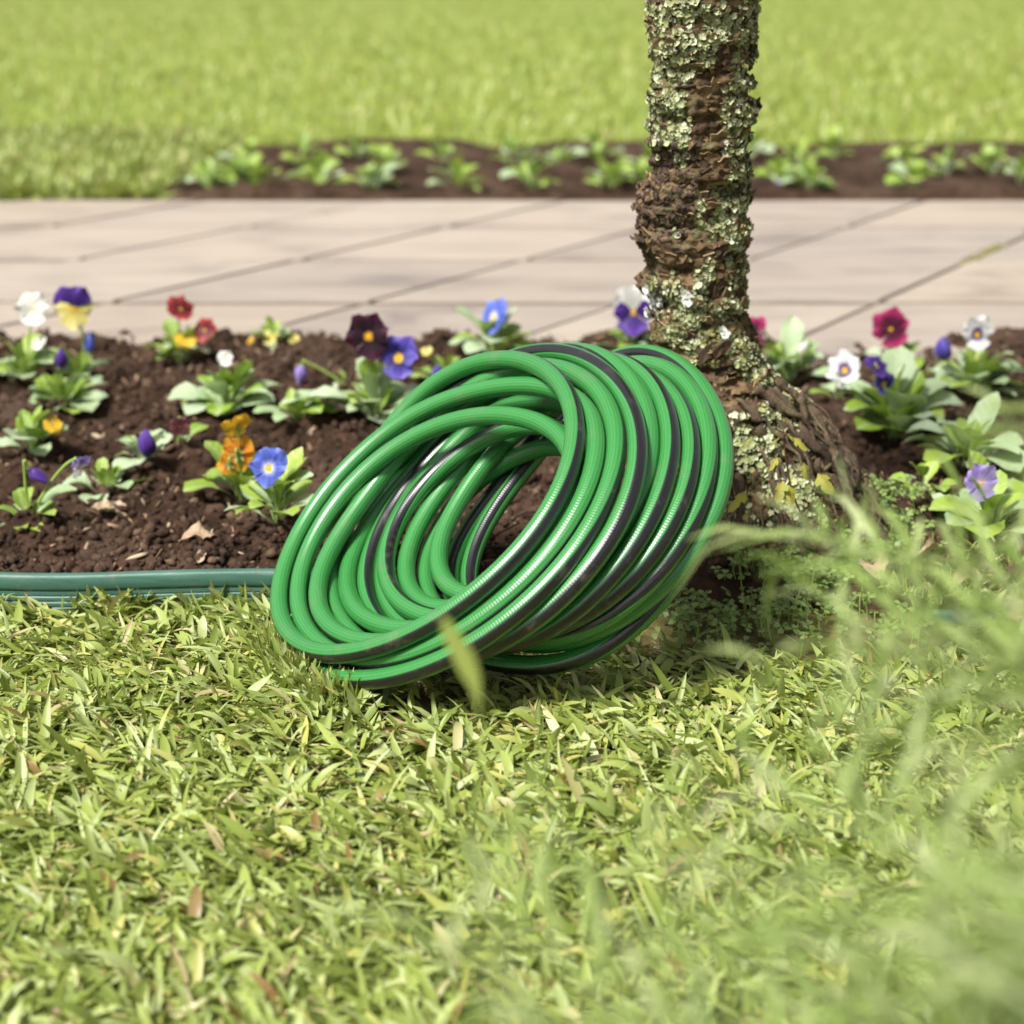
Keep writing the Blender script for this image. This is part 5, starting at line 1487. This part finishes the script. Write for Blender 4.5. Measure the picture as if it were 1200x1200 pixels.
LOB = lobed_leaf()
b0 = at(966, 656, .03)
sd = thing('yellow_leaved_seedling', 'thin red stemmed seedling with lobed yellow leaves in front of the tree base', 'seedling', b0)
yy = b0.y
def spt(px, py, dy=0):
    return np.array(at_y(px, py, yy + dy)) - np.array(b0)
for pts, r_ in (([(966, 656), (948, 622), (928, 575), (919, 520), (920, 508)], .0014), ([(966, 656), (962, 615), (966, 580), (978, 570)], .0013), ([(946, 620), (958, 612), (966, 606)], .001),
                ([(920, 545), (930, 538), (940, 540)], .0008), ([(920, 548), (915, 540)], .0008), ([(950, 690), (930, 665), (908, 642)], .0011)):
    P_ = np.array([spt(*p_, -.012 * i) for i, p_ in enumerate(pts)])
    ex = catmull(P_, 5) if len(P_) > 2 else P_
    V, F = tube_arrays(ex, np.linspace(r_, r_ * .6, len(ex)), 6)
    obj('stem', mesh_py('stem', V, F), M['twig'], sd)
for (px, py, s_, rx, ry, rz) in ((921, 508, .020, .5, .6, 20), (914, 512, .017, .2, .8, 150), (930, 513, .018, .6, .6, -20), (942, 542, .018, .2, 1.1, -60), (912, 536, .016, .2, .9, 190), (918, 563, .024, .6, 1.0, 230),
                                 (924, 568, .022, .2, 1.0, -80), (958, 555, .025, .7, .7, -40), (875, 575, .028, .3, .7, 200), (885, 512, .02, .5, .6, 170)):
    obj('leaf', LOB, None, sd, spt(px, py, -.03), (rx - .3, ry, R(rz)), s_)

# ------------------------------------------------------------------ fallen leaves
def dry_leaf_obj(px, py, s, label, curl=.5, az=0, z=None, seed=0, tilt=(0, 0), width=.5, color=None):
    p = at(px, py, .035)
    zz = float(soil_z(p.x, p.y)) + .004 if p.y > 1.56 else .018
    p = at(px, py, zz)
    me = leaf_mesh(seed, width, .16, 25, -30, .05, 19, 5, curl)
    me_co = [v.co for v in me.vertices]
    for c_ in me_co:
        c_.z += .10 * float(vnoise(np.array([c_.x * 5, c_.y * 5, seed * 1.7]))) + .05 * float(vnoise(np.array([c_.x * 13, c_.y * 13, seed * 2.7])))
        c_.y *= 1 + .28 * float(vnoise(np.array([c_.x * 9, (c_.y > 0) * 3.3, seed * 3.1])))
    o = obj('dry_leaf', me, color or M['dry_leaf'], None, (p.x, p.y, p.z + .001), (R(tilt[0]), R(tilt[1]), R(az)), s)
    return tag(o, label, 'dry leaf', 'dry leaves')


dry_leaf_obj(100, 600, .052, 'curled tan dead leaf lying on the soil at the front left', .35, 8, seed=3, tilt=(12, 14), width=.5)
dry_leaf_obj(208, 634, .040, 'flat brown dead leaf half in the soil, near the middle of the edging', .3, 20, seed=5, tilt=(10, 0), width=.6)
dry_leaf_obj(230, 664, .018, 'small pale dead scrap right behind the edging rim', .6, 80, seed=7, tilt=(40, -40))
dry_leaf_obj(1036, 686, .036, 'pale folded dead leaf with its stalk towards the lawn, right of the clover', .9, 108, seed=8, tilt=(-20, -20), width=.75)
dry_leaf_obj(1060, 662, .060, 'long narrow straw coloured dead leaf at the right of the tree', .8, 28, seed=10, tilt=(0, -6), width=.18)
dry_leaf_obj(1112, 690, .036, 'small crumpled beige dead leaf beside the half buried edging', 1.0, 20, seed=12, tilt=(25, -10), width=.6)
dry_leaf_obj(972, 462, .05, 'brown dead leaf under the tipped white pansy', .6, -15, seed=13, tilt=(20, 0), width=.6)
dry_leaf_obj(700, 768, .032, 'thin brown dead leaf on the ground under the right side of the hose', .7, 10, seed=14, width=.3)
dry_leaf_obj(1194, 733, .024, 'pinkish beige dead leaf at the right edge, behind the feathery plant', .6, 100, seed=15, tilt=(-30, -40), width=.8, color=M['dry_leaf'])
dry_leaf_obj(120, 432, .03, 'small beige dead leaf between the leafy pansies at the left', .6, 40, seed=17, width=.6)
mb = MB()
for k in range(34):
    p = at(random.gauss(600, 40), random.gauss(610, 40), .04)
    if p.y < 1.57:
        continue
    a_ = random.uniform(-.6, 1.0)
    L_ = random.uniform(.03, .10)
    z0 = float(soil_z(p.x, p.y))
    q = np.array((p.x, p.y, z0 + .004))
    d_ = np.array((math.cos(a_), math.sin(a_), random.uniform(-.05, .25)))
    mb.tube(bez(q, q + d_ * L_ * .5 + np.array((0, 0, random.uniform(-.004, .012))), q + d_ * L_, 7), random.uniform(.0007, .0018), 5)
obj('root_litter', mb.mesh('root_litter'), M['root'], kind='stuff')

# one tall blade standing between the lens and the hose
p = Vector((-.0215, .65, 0))
prof = [(0, .0006, .016), (.15, .0006, .014), (.304, .0006, .0075), (.312, .0022, .0065), (.319, .0042, .004), (.327, .0047, .001), (.335, .0040, -.003), (.341, .0022, -.005), (.345, .0004, -.007)]
V, F, uv = [], [], []
for z_, w_, x_ in prof:
    for q_ in (-1, 0, 1):
        V.append((x_ + q_ * w_, abs(q_) * w_ * .25, z_))
        uv.append((q_ * .5 + .5, z_ / .29))
for k in range(len(prof) - 1):
    for j in range(2):
        F.append((k * 3 + j, k * 3 + j + 1, k * 3 + j + 4, k * 3 + j + 3))
me = mesh_py('grass_blade', V, F)
set_uv(me, uv)
tag(obj('grass_blade', me, M.setdefault('lone', m_grass('yellow_green_blade', [(0, (.36, .44, .09)), (1, (.36, .44, .09))])), loc=p), 'single blurred yellow green grass blade in front of the bottom of the hose', 'grass blade')

# ------------------------------------------------------------------ feathery plants close to the lens
def frond_mesh(seed):
    g = np.random.default_rng(seed)
    n = 26
    t = np.linspace(0, 1, n)
    el = np.radians(82 - 75 * t ** 1.3)
    x = np.concatenate([[0], np.cumsum(np.cos(el[:-1]) / (n - 1))])
    z = np.concatenate([[0], np.cumsum(np.sin(el[:-1]) / (n - 1))])
    y = .06 * np.sin(t * 3 + g.uniform(0, 6))
    ax = np.stack([x, y, z], -1)
    mb_ = MB()
    mb_.tube(ax, np.linspace(.005, .002, n), 5)
    for k in range(7, n):
        for sgn in (-1, 1):
            L_ = (.10 + .15 * math.sin(math.pi * (k - 6) / (n - 5))) * g.uniform(.7, 1.3)
            d = np.array([math.cos(el[min(k, n - 1)]) * .75, sgn * g.uniform(.5, 1), math.sin(el[min(k, n - 1)]) * .75 + g.uniform(-.3, .3)])
            d /= np.linalg.norm(d)
            def strip(p0, d_, L__, w):
                p1 = p0 + d_ * L__ * .5 + np.array([0, 0, .02 * L__])
                p2 = p0 + d_ * L__ - np.array([0, 0, .18 * L__])
                s = np.cross(d_, [0, 0, 1]); s /= np.linalg.norm(s) + 1e-6
                s = s * w + np.array([0, 0, g.uniform(-.5, .5) * w])
                mb_.add([p0 - s * .6, p0 + s * .6, p1 + s, p1 - s, p2], [(0, 1, 2, 3), (3, 2, 4)])
                return p1, p2
            p1, p2 = strip(ax[k], d, L_, .0042)
            for q in range(4):
                f_ = .25 + .18 * q
                d2 = d + g.normal(0, .6, 3)
                d2 /= np.linalg.norm(d2)
                strip(ax[k] + d * L_ * f_, d2, L_ * .45, .0034)
    return with_mat(mb_.mesh('frond'), M['frond'])


FR = [frond_mesh(k) for k in range(4)]


def feathery(x, y, label, n, size, az0, az1, seed):
    root_ = thing('feathery_plant', label, 'feathery plant', (x, y, 0), 'feathery plants in the foreground')
    g = random.Random(seed)
    for k in range(n):
        s = size * g.uniform(.72, 1.1)
        obj('frond', FR[k % 4], None, root_, (g.uniform(-.03, .03), g.uniform(-.03, .03), 0), (0, R(g.uniform(-15, 8)), R(az0 + (az1 - az0) * (k + g.random()) / n)), s)
    return root_
feathery(.32, .42, 'feathery pale green plant nearest the lens, filling the lower right corner', 30, .41, 140, 250, 4)
feathery(.455, .55, 'feathery green plant at the right edge, behind the nearest one', 16, .478, 130, 215, 5)
feathery(.16, .36, 'small feathery plant low in front, left of the taller ones', 16, .352, 130, 250, 3)

# ------------------------------------------------------------------ clipped hedge closing the garden, far behind
n = 16000
P = np.stack([RNG.uniform(-14, 14, n), 32 + RNG.uniform(-.1, 1.2, n), RNG.random(n) ** .7 * 2.2], -1)
P[:, 1] += .25 * vnoise(P * .9)
hedge = thing('hedge', 'clipped dark green hedge closing the far end of the lawn', 'hedge', (0, 32.5, 0))
q = rand_rot(n)
LV = np.array([(-.5, -.28, 0), (.1, -.34, .05), (.6, 0, -.08), (.1, .34, .05), (-.5, .28, 0)])
V, F = scatter([LV], np.array([(0, 1, 3), (0, 3, 4), (1, 2, 3)]), P - np.array([0, 32.5, 0]), .09 + .08 * RNG.random(n), q)
obj('foliage', mesh_np('foliage', V, F), M.setdefault('hedge', m_island('hedge_leaf', [(0, (.03, .06, .015)), (.7, (.06, .11, .03)), (1, (.10, .16, .05))], .6, 5, .1)), hedge, kind='stuff')
mb = MB()
for k in range(29):
    x = -14 + k
    mb.tube(np.array([(x, 0, -.05), (x + .1, .1, 1.0), (x, 0, 2.0)]), .05, 6)
obj('stems', mb.mesh('stems'), M['root'], hedge, kind='stuff')
